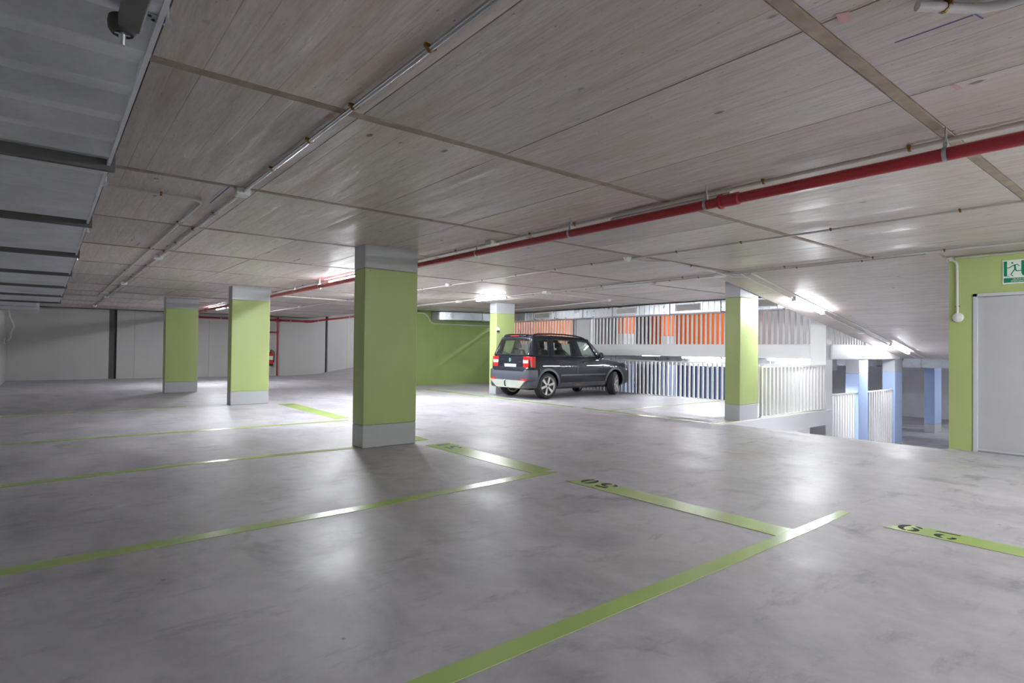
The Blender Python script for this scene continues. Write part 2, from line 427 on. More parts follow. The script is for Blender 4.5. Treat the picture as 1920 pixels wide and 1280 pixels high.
# ------------------------------------------------------------ setting: walls
# far wall in panels with two recessed slots
fw = struct(MB().box((-1.2, 26.16, -.3), (20, 26.4, 4.3)).build('wall_far', 'slot_grey'))
for x0, x1 in ((-1.2, 1.86), (2.10, 2.65), (2.656, 5.2), (5.206, 10.02), (10.14, 11.05), (11.056, 20)):
    MB().box((x0, 26.0, -.3), (x1, 26.17, 4.3)).build('wall_panel', 'white_wall', fw)
struct(MB().box((-1.2, -5, -.3), (-1.0, 26.0, H+.3)).build('wall_left', 'white_wall'))
struct(MB().box((-1.2, -5.2, -.3), (9.6, -5.0, H+.3)).build('wall_back', 'white_wall'))
struct(MB().box((8.85, 17.4, -.3), (XE, 17.6, H+.3)).build('wall_green', 'green_wall'))
# block with the door: wall facing us at x = 9.35, with a doorway
XW = 9.35; DY1, DY0, DZ = 2.055, 1.10, 2.03
b = MB(); b.box((XW, DY1, 0), (XW+.22, RY0, H)); b.box((XW, -5, 0), (XW+.22, DY0, H)); b.box((XW, DY0, DZ), (XW+.22, DY1, H))
struct(b.build('wall_door', 'green_paint'))
struct(MB().box((XW+.22, RY0-.2, -1.7), (29, RY0, 4.0)).build('wall_ramp_side', 'white_wall'))
struct(MB().box((XW+.6, -5, -.02), (XW+.7, RY0-.2, H)).build('wall_behind_door', 'white_wall'))
d = struct(MB().box((XW+.05, DY0+.035, 0.012), (XW+.10, DY1-.035, DZ-.035)).build('door_1', 'door_grey'))
b = MB(); b.box((XW-.012, DY1-.035, 0), (XW+.14, DY1+.004, DZ)); b.box((XW-.012, DY0, 0), (XW+.14, DY0+.035, DZ)); b.box((XW-.012, DY0, DZ-.035), (XW+.14, DY1+.004, DZ))
b.build('door_frame', 'frame_grey', d)
MB().box((XW+.045, DY0+.035, .012), (XW+.052, DY1-.035, .03)).build('drip_strip', 'frame_grey', d)
b = MB(); b.tube([(XW+.05, DY0+.1, 1.03), (XW-.0, DY0+.1, 1.03), (XW-.0, DY0+.23, 1.03)], .01, 8); b.build('door_handle', 'black_plastic', d)
# half-level walls
struct(MB().box((28.6, -2, ZL-.2), (29, 26.2, 4.2)).build('wall_rear', 'grey_wall'))
struct(MB().box((XE, 26, ZL-.2), (29, 26.2, ZU-.3)).build('wall_lower_far', 'grey_wall'))
struct(MB().box((20, 26, ZU), (29, 26.2, 4.3)).build('wall_upper_far', 'grey_wall'))
struct(MB().box((XE, 5.5, H+.3), (XE+.2, 26, H+ZU+.3)).build('wall_above', 'grey_wall'))
struct(MB().box((-1, -5, -3.1), (-.8, 0, -2.8)).build('trim_5', 'grey_wall')) if False else None
struct(MB().box((XE+.1, 17.4, ZU), (17.35, 17.6, H+ZU)).build('wall_orange', 'orange_paint'))
struct(MB().box((XE+.1, 17.4, ZL), (17.35, 17.6, ZU-.3)).build('wall_blue', 'blue_wall'))
struct(MB().box((26.0, 15.5, ZU), (28.6, 20.05, H+ZU)).build('wall_orange_core', 'orange_paint'))
struct(MB().box((26.0, 15.5, ZL), (28.6, 20.05, ZU-.3)).build('wall_blue_core', 'blue_wall'))
struct(MB().box((XE+.05, 17.6, ZL), (XE+.25, 26, ZU-.3)).build('wall_lower_side', 'grey_wall'))
struct(MB().box((XE+3.9, RY0, -3.1), (XE+4.1, 17, ZL-.2)).build('wall_below', 'grey_wall'))
struct(MB().box((2, 17, -3.1), (XE+4, 17.2, -.3)).build('wall_below_far', 'grey_wall'))

# ------------------------------------------------------------ columns
def column(x0, y0, dx, dy, zb, zt, label, shaft='green_paint', base=.285, head=.29, group='painted concrete columns'):
    t = thing('concrete_column', label, 'column', (x0+dx/2, y0+dy/2, zb), group=group)
    hx, hy = dx/2, dy/2; h = zt-zb
    for nm, a, c, mt in (('base_band', 0, base, 'grey_band'), ('painted_shaft', base, h-head, shaft), ('head_band', h-head, h+.005, 'grey_band')):
        MB().box((-hx, -hy, a), (hx, hy, c)).build(nm, mt, t, bevel=0.012 if nm != 'head_band' else 0.008, seg=2)
    return t
column(3.08, 6.73, .75, .31, 0, H, 'tall green column nearest the camera, beside the red pipe')
column(3.09, 13.30, .78, .30, 0, H, 'bright green column in the middle of the left pair')
column(2.49, 17.68, .78, .32, 0, H, 'shaded green column farthest left, in front of the grey far wall')
column(9.73, 12.72, .65, .31, 0, H, 'pale green column directly behind the dark car')
t = thing('concrete_column', 'two-tone green column at the top of the down ramp, before the white railing', 'column', (10.12, 5.69, 0), group='painted concrete columns')
hx, hy = .325, .15
MB().box((-hx, -hy, -.14), (hx, hy, .285)).build('base_band', 'grey_band', t, bevel=.012)
MB().box((-hx, -hy, .285), (hx, hy, 2.25)).build('painted_shaft', 'green_paint', t, bevel=.012)
MB().prism_xz([(-hx, 2.25), (hx, 2.25), (hx, H), (-hx, H)], -hy, hy).build('head_band', 'grey_band', t)
def plain_col(x0, y0, dx, dy, zb, zt, label, mat='white_paint'):
    tag(MB().box((0, 0, zb), (dx, dy, zt)).build('white_column', mat, bevel=.008, loc=(x0, y0, 0)), label, 'column', 'white columns along the level edge')
plain_col(13.28, 5.50, .33, .34, -2.85, H+ZU, 'white corner column where the two white railings meet')
plain_col(13.5, 12.80, .30, .55, ZU, H+ZU, 'plain white column standing behind the upper railing above the car bonnet')
plain_col(15.55, 5.52, .4, .3, ZU, H+ZU, 'short bit of white column above the beam under the sloped ceiling')
column(15.08, 5.5, .56, .3, ZL, ZU-.3, 'slim white and pale blue column between the two lower railings', 'blue_paint', head=.36)
column(17.46, 5.5, .55, .3, ZL, ZU-.3, 'pale blue column at the end of the ramp railing', 'blue_paint', head=.36)
column(23.4, 6.2, .75, .3, ZL, ZU-.3, 'blue column standing on the lower floor beyond the ramp', 'blue_paint')
column(20.6, 7.55, .7, .3, ZL, ZU-.3, 'blue column seen between the white columns below the beam', 'blue_paint')
column(15.1, 12.65, .5, .3, ZU, H+ZU, 'orange column on the upper level nearer the car', 'orange_paint', base=.4)
column(17.45, 12.65, .5, .3, ZU, H+ZU, 'orange column on the upper level left of the two-tone green column', 'orange_paint', base=.37)
column(15.1, 12.65, .5, .3, ZL, ZU-.3, 'pale blue column on the lower level beside the car front', 'blue_paint')
column(17.45, 12.65, .5, .3, ZL, ZU-.3, 'bright pale blue column behind the lower railing', 'blue_paint')
for x in (11.3, 13.0):
    tag(MB().box((0, 0, -2.85), (.3, .3, -.3)).build('lower_column', 'white_paint', loc=(x, 8.0, 0)), 'white column %s in the gap under the ramp-side beam' % ('left' if x < 12 else 'right'), 'column')

# ------------------------------------------------------------ railings
BP = 0.138
def railing(label, p0, p1, z0, z1, group='white baluster railings', pitch=BP, inset=0.0, toprail=True, zfun=None):
    p0, p1 = Vector((p0[0], p0[1], 0)), Vector((p1[0], p1[1], 0)); L = (p1-p0).length
    ang = math.atan2(p1.y-p0.y, p1.x-p0.x)
    t = thing('railing', label, 'railing', (p0.x, p0.y, 0), ang, group)
    if toprail: MB().box((0, -.03, z1-.025), (L, .03, z1)).build('top_rail', 'railing_white', t)
    MB().box((0, -.025, z0+.0), (L, .025, z0+.02)).build('bottom_rail', 'railing_white', t)
    n = int((L-.06)/pitch); me = None
    hb = z1-(.03 if toprail else 0)-z0-.018
    first = None
    for i in range(n+1):
        x = .03+i*pitch
        if first is None:
            first = MB().box((-.004, -.03, 0), (.004, .03, hb)).add([], [])
            # fins: a flat bar 60 mm deep with a 24 mm front flange
            first.box((-.024, -.03, 0), (.024, -.022, hb))
            first = first.build('baluster', 'railing_white', t, loc=(x, 0, z0+.018))
        else: inst(first, t, (x, 0, z0+.018))
    return t
railing('white railing along the floor edge behind the car', (XE-.06, 17.35), (XE-.06, 5.9), 0.0, .97)
railing('white railing between the two-tone green column and the corner column', (10.50, 5.53), (13.26, 5.53), 0.02, .985, pitch=.15)
railing('upper level railing under the silver duct with orange behind', (XE+.06, 17.35), (XE+.06, 5.9), ZU, ZU+.85)
railing('upper level railing above the white beam beside the ramp', (13.64, 5.53), (15.5, 5.53), ZU, ZU+.97, pitch=.15)
railing('far end of upper railing glimpsed beneath the sloped ceiling', (15.98, 5.53), (17.4, 5.53), ZU, ZU+.97, pitch=.15)
railing('tall ramp railing left of the slim blue column', (13.63, 5.56), (15.07, 5.56), ZL, .315, pitch=.14)
railing('tall ramp railing right of the slim blue column', (15.66, 5.56), (17.45, 5.56), ZL, .315, pitch=.15)

# ------------------------------------------------------------ painted bay markings
def quad_strip(pts, z=0.003):      # closed outline in plan -> thin slab
    return MB().prism_xy(pts, 0.0005, z)
def line(label, pts, group='green bay lines on the floor'):
    return tag(quad_strip(pts).build('bay_line', 'line_green'), label, 'floor marking', group)
def strip(x0, ya0, yb0, x1, ya1, yb1): return [(x0, ya0), (x1, ya1), (x1, yb1), (x0, yb0)]
line('long green bay line ending beside number 50', [(-.25, 4.155), (1.86, 4.19), (3.76, 4.285), (4.14, 4.31), (3.89, 4.43), (1.86, 4.31), (-.25, 4.285)])
line('nearest green bay line running out at bottom of picture', [(-.3, 1.82), (2.77, 1.83), (4.28, 1.837), (4.93, 1.86), (4.93, 1.93), (4.33, 1.925), (2.93, 1.937), (-.3, 1.93)])
line('second green bay line left of the nearest green column', [(-.5, 6.68), (1.3, 6.87), (3.0, 6.80), (4.12, 6.88), (4.12, 7.0), (3.0, 6.92), (1.3, 6.98), (-.5, 6.81)])
line('third green bay line passing behind the nearest green column', [(-.8, 9.53), (4.1, 9.45), (4.1, 9.57), (-.8, 9.66)])
line('faint green bay line before the pair of left columns', [(-.9, 13.12), (2.3, 13.4), (2.3, 13.52), (-.9, 13.25)])
b52 = line('green end strip between the middle green columns', [(3.97, 9.8), (4.25, 9.8), (4.33, 13.0), (3.98, 13.1)], 'green end strips of the bays')
b51 = line('green end strip with number 51', [(3.85, 4.42), (4.14, 4.42), (4.19, 6.5), (3.84, 6.5)], 'green end strips of the bays')
b51b = line('short green strip piece touching the nearest green column base', [(3.87, 7.05), (4.13, 7.05), (4.15, 7.5), (3.87, 7.5)], 'green end strips of the bays')
b50 = line('green end strip numbered 50 meeting the nearest bay line', [(3.89, 1.93), (4.13, 1.93), (4.13, 3.86), (3.89, 3.98)], 'green end strips of the bays')
b29 = line('green end strip with number 29 at right', [(4.73, -1.2), (4.95, -1.2), (4.94, 1.46), (4.72, 1.56)], 'green end strips of the bays')
bo = line('faint green end strip before the dark car', [(8.98, 9.0), (9.12, 9.0), (9.14, 15.3), (8.98, 15.3)], 'green end strips of the bays')
line('faint green end strip between car and two-tone green column', [(8.98, 5.75), (9.10, 5.75), (9.12, 8.75), (8.98, 8.75)], 'green end strips of the bays')
line('pale line ending at the foot of the two-tone green column', [(8.95, 5.55), (13.3, 5.55), (13.3, 5.63), (8.95, 5.63)])
line('pale bay line running to the railing right of the car', [(9.15, 8.02), (13.3, 8.02), (13.3, 8.10), (9.15, 8.10)])
# stencil digits: local coordinates u right, v up (0..1 tall)
def ell(cx, cy, rx, ry, a0, a1, n): return [(cx+rx*math.cos(math.radians(a0+(a1-a0)*i/n)), cy+ry*math.sin(math.radians(a0+(a1-a0)*i/n))) for i in range(n+1)]
def cres(cx, cy, ro, ri, a0, a1, n=14, off=(0, 0)):
    return ell(cx, cy, ro[0], ro[1], a0, a1, n)+list(reversed(ell(cx+off[0], cy+off[1], ri[0], ri[1], a0, a1, n)))
DG = {
 '0': [cres(.33, .5, (.36, .52), (.12, .42), 105, 255), cres(.33, .5, (.36, .52), (.12, .42), -75, 75)],
 '1': [[(.2, 0), (.42, 0), (.42, 1), (.34, 1), (.1, .86), (.1, .82), (.2, .84)]],
 '2': [[(.02, 0), (.6, 0), (.66, .2), (.6, .14), (.04, .09)], cres(.30, .68, (.30, .32), (.13, .25), -62, 80), cres(.3, .70, (.28, .28), (.16, .2), 115, 205)],
 '5': [[(.10, .78), (.64, .82), (.60, 1.0), (.10, 1.0)], cres(.32, .33, (.36, .35), (.12, .24), -75, 115), cres(.28, .3, (.28, .3), (.14, .2), 160, 262)],
 '9': [cres(.32, .66, (.32, .34), (.15, .28), 100, 262), cres(.30, .5, (.36, .5), (.18, .42), -70, 82), cres(.25, .2, (.25, .2), (.12, .12), 170, 265)],
}
def digit(ch, parent, xtop, y0, h, wid):
    b = MB()
    for poly in DG[ch]:
        pts = [(xtop+h*(1-v), y0+wid/.66*u) for u, v in poly]
        n = len(poly)
        # strips: triangulate crescent as quads
        k = n//2
        if n > 8:
            top = pts[:k]; bot = list(reversed(pts[k:]))
            for i in range(k-1):
                b.prism_xy([top[i], top[i+1], bot[i+1], bot[i]], .0032, .0042)
        else: b.prism_xy(pts, .0032, .0042)
    o = b.build('number_digit', 'digit_black', parent); o['label'] = 'black stencilled digit %s' % ch
digit('5', b50, 3.965, 3.515, .185, .165); digit('0', b50, 3.965, 3.745, .185, .135)
digit('5', b51, 3.955, 6.06, .19, .19); digit('1', b51, 3.955, 6.34, .19, .14)
digit('2', b29, 4.755, 1.145, .165, .145); digit('9', b29, 4.755, 1.365, .165, .135)
for y in (12.62, 12.78): MB().box((4.02, y, .0032), (4.22, y+.05, .0042)).build('number_mark', 'digit_black', b52)
for y in (11.0, 11.2): MB().box((8.99, y, .0032), (9.11, y+.09, .0042)).build('number_mark', 'digit_black', bo)

# ------------------------------------------------------------ light fittings
def fitting(label, loc, lit, rot=(0, 0, math.pi/2), L=1.22, hang=0.0):
    if abs(loc[2]-H) < .001: k = (H-.05-CAM_H)/(H-CAM_H); loc = (loc[0]*k, loc[1]*k, H)
    t = thing('batten_light', label, 'light fitting', loc, group='fluorescent batten lights'); t.rotation_euler = rot
    MB().prism_xy([(-L/2, -.03), (L/2, -.03), (L/2, .03), (-L/2, .03)], -.035, 0).build('housing', 'housing', t, bevel=.006)
    prof = [(-.034, -.035), (-.034, -.045), (-.026, -.060), (-.012, -.068), (.012, -.068), (.026, -.060), (.034, -.045), (.034, -.035)]
    n = len(prof); vs = [(-L/2+.02, y, z) for y, z in prof]+[(L/2-.02, y, z) for y, z in prof]
    MB().add(vs, [tuple(range(n)), tuple(range(2*n-1, n-1, -1))]+[(i, (i+1) % n, (i+1) % n+n, i+n) for i in range(n)]).build('diffuser', {2: 'lamp_dim', 3: 'lamp_mid'}.get(lit if lit is not True else 1, 'lamp_lit') if lit else 'lens_off', t, smooth=50)
    for s in (-1, 1): MB().cbox((s*(L/2-.005), 0, -.052), (.03, .074, .04)).build('end_cap', 'housing', t, bevel=.006)
    for s in (-.33, .33): MB().cbox((s*L, 0, -.036), (.02, .078, .012)).build('clip', 'zinc', t)
    return t
XF = 4.39
fitting('unlit batten light beside the red pipe overhead', (XF, 3.2, H), False)
fitting('lit batten light by the red pipe behind the nearest green column', (XF, 10.55, H), True)
fitting('lit batten light far along the red pipe near the grey wall', (4.68, 21.6, H), True)
fitting('lit batten light over the aisle behind the photographer', (XF, -3.4, H), True)
fitting('added hidden batten light behind the nearest green column, brightening the green wall', (6.75, 13.6, H), True)  # added lamp kept out of sight, brightens the green wall and back floor
fitting('unlit batten light on the thin conduit before the car', (8.97, 7.45, H), False)
fitting('lit batten light right above the pale green column by the car', (8.97, 11.95, H), 3)
fitting('added fill light over the floor at far right out of view', (7.2, -1.8, H), True)  # added fill lamp outside the frame, lifts the dim foreground
fitting('added fill light between the other two behind the photographer', (6.6, -3.6, H), True)  # another added fill lamp behind the camera, more light close by
sl = math.atan(SL)
def onslope(x): return zc(x)
fitting('lit batten light on the sloped ceiling above the ramp railing', (11.25, 4.97, onslope(11.25)), 3, (0, sl, 0))
fitting('lit batten light at the bottom end of the sloped ceiling', (16.1, 4.97, onslope(16.1)), 2, (0, sl, 0))
zl_ = ZU-.3
fitting('lit batten light under the slab edge left of the two-tone column', (14.0, 9.05, zl_), 2)
fitting('lit batten light under the slab edge right of the two-tone column', (13.95, 6.55, zl_), 2)
fitting('lit lower level light deep inside beyond the beam', (18.5, 14.0, zl_), True)
fitting('lit lower level light farther inside by the blue core', (20.5, 11.0, zl_), True)
fitting('lit upper level light above the orange columns', (16.3, 10.5, H+ZU), True)
fitting('lit upper level light near the orange core', (22.5, 15.0, H+ZU), True)
fitting('lit upper level light behind the upper railing', (16.3, 15.6, H+ZU), True)
fitting('added unseen lower level light brightening the far back wall', (24.5, 4.2, zl_), 2)  # added lamp hidden past the door wall, brightens the lower back area
fitting('added unseen upper level light right of the two-tone green column', (17.0, 7.6, H+ZU), True)  # added lamp out of view, lightens the grey wall behind the railing
fitting('added unseen upper level light before the back wall', (24.5, 11.0, H+ZU), True)  # also added, extra light on the upper level back wall
fitting('lit light above the up ramp by the far wall', (13.0, 22.0, H+(13-UX0)*SL), True, (0, -sl, 0))

# ------------------------------------------------------------ red sprinkler pipe
PXr, PZ, PR = 3.97, 2.385, 0.038
t = thing('sprinkler_pipe', 'red sprinkler pipe hung under the ceiling across the hall', 'pipe', (PXr, 0, PZ))
MB().cyl((0, -4.9, 0), (0, 25.75, 0), PR, 16).build('pipe_run', 'pipe_red', t, smooth=40)
cp = None
for y in (2.36, 8.3, 14.3, 20.3):
    b = MB(); b.lathe([(PR, -.11), (PR+.009, -.10), (PR+.009, .02), (PR+.004, .03), (PR+.018, .035), (PR+.018, .055), (PR, .06)], 18, 'y', caps=False)
    b.build('coupling', 'pipe_red', t, smooth=40, loc=(0, y, 0))
y = -3.5; first = None
for y in (-3.5, -2.0, -.5, 1.0, 2.53, 4.02, 5.58, 7.3, 8.9, 10.62, 12.0, 13.6, 15.2, 16.8, 18.4, 20, 21.6, 23.2, 24.8):
    if first is None:
        b = MB(); b.lathe([(PR, -.011), (PR+.006, -.011), (PR+.006, .011), (PR, .011)], 18, 'y', caps=False)
        b.cbox((0, 0, PR+.016), (.02, .022, .024))
        first = b.build('pipe_clamp', 'zinc', t, smooth=40, loc=(0, y, 0))
        rod = MB().cyl((0, 0, PR+.02), (0, 0, H-PZ), .006, 8).build('hanger_rod', 'zinc', first)
        nut = MB().cyl((0, 0, PR+.03), (0, 0, PR+.045), .012, 6).build('nut', 'zinc', first)
    else:
        o = inst(first, t, (0, y, 0))
        inst(rod, o, (0, 0, 0)); inst(nut, o, (0, 0, 0))
# wall pipe on the far wall
t2 = thing('wall_pipe', 'red pipe fixed along the far grey wall with a riser', 'pipe', (0, 25.88, 0))
b = MB(); pr = .04
b.tube([(4.0, -.13, 2.4), (4.02, -.04, 2.4), (4.12, 0, 2.4), (9.15, 0, 2.4), (9.35, 0, 2.41), (19, 0, 2.41+9.65*SL)], pr, 12); b.build('pipe_run', 'pipe_red', t2, smooth=40)
MB().tube([(9.02, 0, 2.4), (9.15, 0, 2.4), (9.35, 0, 2.41), (9.45, 0, 2.428)], pr+.014, 12).build('elbow', 'pipe_red', t2, smooth=40)
MB().cyl((7.86, 0, 0), (7.86, 0, 2.52), .036, 12).build('riser', 'pipe_red', t2, smooth=40)
MB().cyl((7.3, 0, 1.88), (7.86, 0, 1.88), .03, 12).build('branch', 'pipe_red', t2, smooth=40)
b = MB(); b.cyl((7.86, 0, 2.30), (7.86, 0, 2.5), pr+.012, 12); b.cyl((7.72, 0, 2.4), (8.0, 0, 2.4), pr+.012, 12); b.build('tee', 'pipe_red', t2, smooth=40)
b = MB(); b.cyl((7.86, 0, 1.82), (7.86, 0, 1.94), pr+.01, 12); b.build('tee', 'pipe_red', t2, smooth=40)
for x, z in ((8.4, 2.4), (9.62, 2.455), (11.1, 2.685), (5.6, 2.4)):
    b = MB(); b.lathe([(pr, -.015), (pr+.009, -.015), (pr+.009, .015), (pr, .015)], 14, 'x', (x, 0, z), caps=False); b.box((x-.012, pr, z-.01), (x+.012, .12, z+.01)); b.build('pipe_clamp', 'zinc', t2)

# ------------------------------------------------------------ conduits and boxes on the ceiling
def clipset(parent, pts, r, mat='brass'):
    f = None
    for (p, ax) in pts:
        if f is None or True:
            b = MB(); e = r+.003
            if ax == 'y': b.lathe([(r, -.008), (e, -.008), (e, .008), (r, .008)], 10, 'y', caps=False); b.box((-.028, -.008, 0), (.028, .008, r+.002))
            else: b.lathe([(r, -.008), (e, -.008), (e, .008), (r, .008)], 10, 'x', caps=False); b.box((-.008, -.028, 0), (.008, .028, r+.002))
        b.build('saddle_clip', mat, parent, loc=p)
def hung(p, z=None):      # plan position of a fitting that hangs below the slab (measured on the slab plane)
    z = p[2] if z is None else z
    k = (z-CAM_H)/(H-CAM_H) if p[2] > H-.04 else 1.0
    return (p[0]*k, p[1]*k)+tuple(p[2:])
def conduit(label, path, r, mat='conduit_grey', clips=(), cat='conduit', raw=False):
    if not raw: path = [hung(p) for p in path]; clips = [hung(p) for p in clips]
    t = thing('conduit', label, cat, path[0])
    o = Vector(path[0]); MB().tube([Vector(p)-o for p in path], r, 10).build('tube', mat, t, smooth=50)
    clipset(t, [(Vector(c[:3])-o, c[3]) for c in clips], r)
    return t
def jbox(label, c, s=.11, h=.055, mat='white_plastic', rot=None, cat='junction box'):
    if not rot: c = hung(c, H-.03)
    t = thing('junction_box', label, cat, c, group='white ceiling junction boxes')
    if rot: t.rotation_euler = rot
    MB().box((-s/2, -s/2, -h), (s/2, s/2, 0)).build('box', mat, t, bevel=.008)
    MB().box((-s/2+.008, -s/2+.008, -h-.006), (s/2-.008, s/2-.008, -h)).build('lid', mat, t, bevel=.004)
    for a in ((0, s/2+.008), (0, -s/2-.008)):
        MB().cyl((a[0], a[1]-.008, -h*.55), (a[0], a[1]+.008, -h*.55), .014, 10).build('gland', mat, t)
    return t
r1 = .014
conduit('thin steel conduit running straight down the left side of the ceiling', [(1.27, -4.5, H-.028), (1.27, 25.6, H-.028)], r1, 'steel_conduit',
        [(1.27, y, H-.028, 'y') for y in (1.0, 2.15, 2.94, 3.6, 4.35, 6.2, 7.2, 8.3, 9.2, 11, 13, 15.5, 17.5)])
for y, l in ((5.19, 'nearest white junction box on the left ceiling conduit'), (9.8, 'second white junction box along the left ceiling conduit'), (14.46, 'third white box along the left ceiling conduit'),
             (18.8, 'fourth white box along the left ceiling conduit'), (23.45, 'last white box of the left conduit near the far wall')):
    jbox(l, (1.27, y, H))
conduit('bent grey conduit looping from the big duct beside the left conduit', [(.25, 5.70, H-.028), (.7, 5.70, H-.028), (1.0, 5.71, H-.028), (1.06, 5.76, H-.028), (1.08, 5.83, H-.028), (1.08, 18.6, H-.028), (1.02, 18.75, H-.028), (.2, 18.8, H-.028)], .013, 'conduit_grey',
        [(.75, 5.70, H-.028, 'x'), (1.08, 6.9, H-.028, 'y'), (1.08, 9, H-.028, 'y'), (1.08, 12, H-.028, 'y')])
jbox('flat white box joining the two left conduits far back', (1.12, 17.3, H), .16, .04)
conduit('grey conduit on the ceiling right above the red pipe', [(4.22, -4.6, H-.026), (4.22, 25.5, H-.026)], .016, 'conduit_grey', [(4.22, y, H-.026, 'y') for y in (.3, 1.25, 2.2, 4.2, 4.9, 6.4, 8.2, 12.2, 14)])
jbox('white box on the conduit over the red pipe', (4.22, 5.62, H), .12)
conduit('thin conduit of the smoke detectors across the ceiling middle', [(6.39, -4.6, H-.022), (6.39, 25.4, H-.022)], .012, 'conduit_grey', [(6.39, y, H-.022, 'y') for y in (1.5, 2.6, 3.6, 4.5, 6.0, 6.8, 7.8, 8.8, 11, 13, 15)])
def detector(label, x, y, z=H):
    x, y, z = hung((x, y, z), H-.035)
    t = thing('smoke_detector', label, 'smoke detector', (x, y, z), group='white smoke detectors')
    MB().lathe([(.055, 0), (.058, -.012), (.055, -.02)], 24).build('mounting_base', 'white_plastic', t, smooth=40)
    MB().lathe([(.05, -.02), (.05, -.04), (.038, -.058), (.012, -.062)], 24).build('sensor_head', 'white_plastic', t, smooth=50)
    return t
detector('white smoke detector on the middle conduit, nearer the camera', 6.39, 5.32)
detector('white smoke detector on the middle conduit beside the nearest green column', 6.39, 9.99)
detector('white smoke detector far back seen between the green columns', 6.39, 18.8)
detector('white smoke detector at the tip of the bent conduit above the car', 11.3, 10.0)
conduit('white conduit branching from the detector toward the ramp ceiling', [(6.45, 5.30, H-.028), (6.75, 5.28, H-.022), (7.0, 5.05, H-.028), (8.55, 5.22, H-.028), (8.75, 5.08, H-.06), (8.87, 4.93, H-.06), (8.95, 4.88, zc(8.95)-.02), (17.6, 4.88, zc(17.6)-.02)], .013, 'pvc_white',
        [(7.6, 5.11, H-.028, 'x')])
conduit('white conduit running down the sloped ceiling past the lights', [(8.84, 5.25, H-.028), (8.95, 5.06, zc(8.95)-.025), (17.7, 5.06, zc(17.7)-.025)], .012, 'pvc_white')
jbox('white box on the sloped ceiling between the two ramp lights', (13.95, 5.05, zc(13.95)), .14, rot=(0, sl, 0))
conduit('conduit carrying the light before the car', [(8.88, 2.45, H-.028), (8.88, 17.2, H-.028)], .012, 'conduit_grey', [(8.88, y, H-.028, 'y') for y in (3.2, 4.1, 5.8, 6.4, 8.5, 9.1, 10.2)])
conduit('second conduit lying parallel right beside the aisle light conduit', [(8.70, -4.5, H-.028), (8.70, 5.3, H-.028), (8.72, 9.6, H-.028), (8.72, 17.2, H-.028)], .014, 'conduit_grey', [(8.70, y, H-.028, 'y') for y in (1.4, 2.2, 3.0, 4.2, 6.0, 7.9)])
jbox('ribbed white box where the ramp conduits start', (8.84, 5.36, H), .15)
jbox('white box on the conduit before the pale green column', (8.78, 9.63, H), .15)
jbox('small white box beside the lit light above the car column', (8.80, 13.2, H), .13)
conduit('white conduit going out to the detector above the car', [(8.76, 9.72, H-.028), (9.4, 9.75, H-.028), (11.24, 10.0, H-.028)], .011, 'pvc_white')
conduit('white conduit returning from the detector to the silver duct', [(11.28, 10.06, H-.028), (11.7, 12.4, H-.028), (11.9, 15.2, H-.028)], .011, 'pvc_white')
conduit('cable conduit under the curved duct on the green wall', [(8.9, 17.37, 2.47)]+[(10.05, 17.37, 2.47), (10.2, 17.37, 2.45), (10.32, 17.37, 2.34), (10.4, 17.37, 2.2), (10.5, 17.37, 2.13), (10.65, 17.37, 2.12), (13.3, 17.37, 2.12)], .022, 'pvc_white')
conduit('thick grey conduit bend in the top right corner', [(2.44, .70, H-.03), (2.50, .655, H-.03), (2.545, .625, H-.03), (2.60, .585, H-.03), (2.64, .545, H-.03), (2.665, .49, H-.03), (2.675, .3, H-.03), (2.68, -1.5, H-.03)], .018, 'conduit_grey', [(2.52, .642, H-.03, 'x'), (2.676, .40, H-.03, 'y')], raw=True)
conduit('thinner grey conduit inside the top right conduit bend', [(2.40, .62, H-.025), (2.50, .56, H-.025), (2.58, .5, H-.025), (2.615, .43, H-.025), (2.625, .3, H-.025), (2.63, -1.5, H-.025)], .011, 'conduit_grey', raw=True)
conduit('dark cross conduit far back under the ceiling', [(4.5, 15.0, H-.028), (8.6, 15.3, H-.028)], .014, 'conduit_grey', [(5.4, 15.07, H-.028, 'x'), (6.7, 15.16, H-.028, 'x')])
conduit('second dark cross conduit by the columns far back', [(1.3, 17.2, H-.028), (3.9, 17.35, H-.028)], .012, 'conduit_grey')

conduit('thin white conduit along the top of the green door wall', [(9.30, 2.24, H-.028), (9.30, -4.5, H-.028)], .012, 'pvc_white', raw=True)
# ------------------------------------------------------------ door wall fittings
tw = thing('alarm_cable', 'white cable tube dropping down the green door wall', 'conduit', (XW, 2.29, 2.5))
MB().tube([(-.02, .02, -.005), (-.03, -.02, -.012), (-.03, -.055, -.04), (-.03, -.068, -.09), (-.03, -.07, -.72)], .014, 10).build('tube', 'pvc_white', tw, smooth=50)
MB().cbox((-.015, -.07, -.62), (.03, .045, .014)).build('saddle_clip', 'brass', tw)
MB().cbox((-.03, .03, .018), (.07, .11, .035)).build('entry_box', 'white_plastic', tw, bevel=.006)
ts = thing('alarm_sounder', 'round white alarm disc on the green door wall', 'alarm', (XW, 2.216, 1.733))
MB().lathe([(.06, 0), (.062, -.02), (.055, -.035), (.03, -.042)], 24, 'x').build('sounder_body', 'white_plastic', ts, smooth=50)
MB().lathe([(.03, -.042), (.026, -.046)], 20, 'x').build('sounder_cap', 'white_plastic', ts, smooth=50)
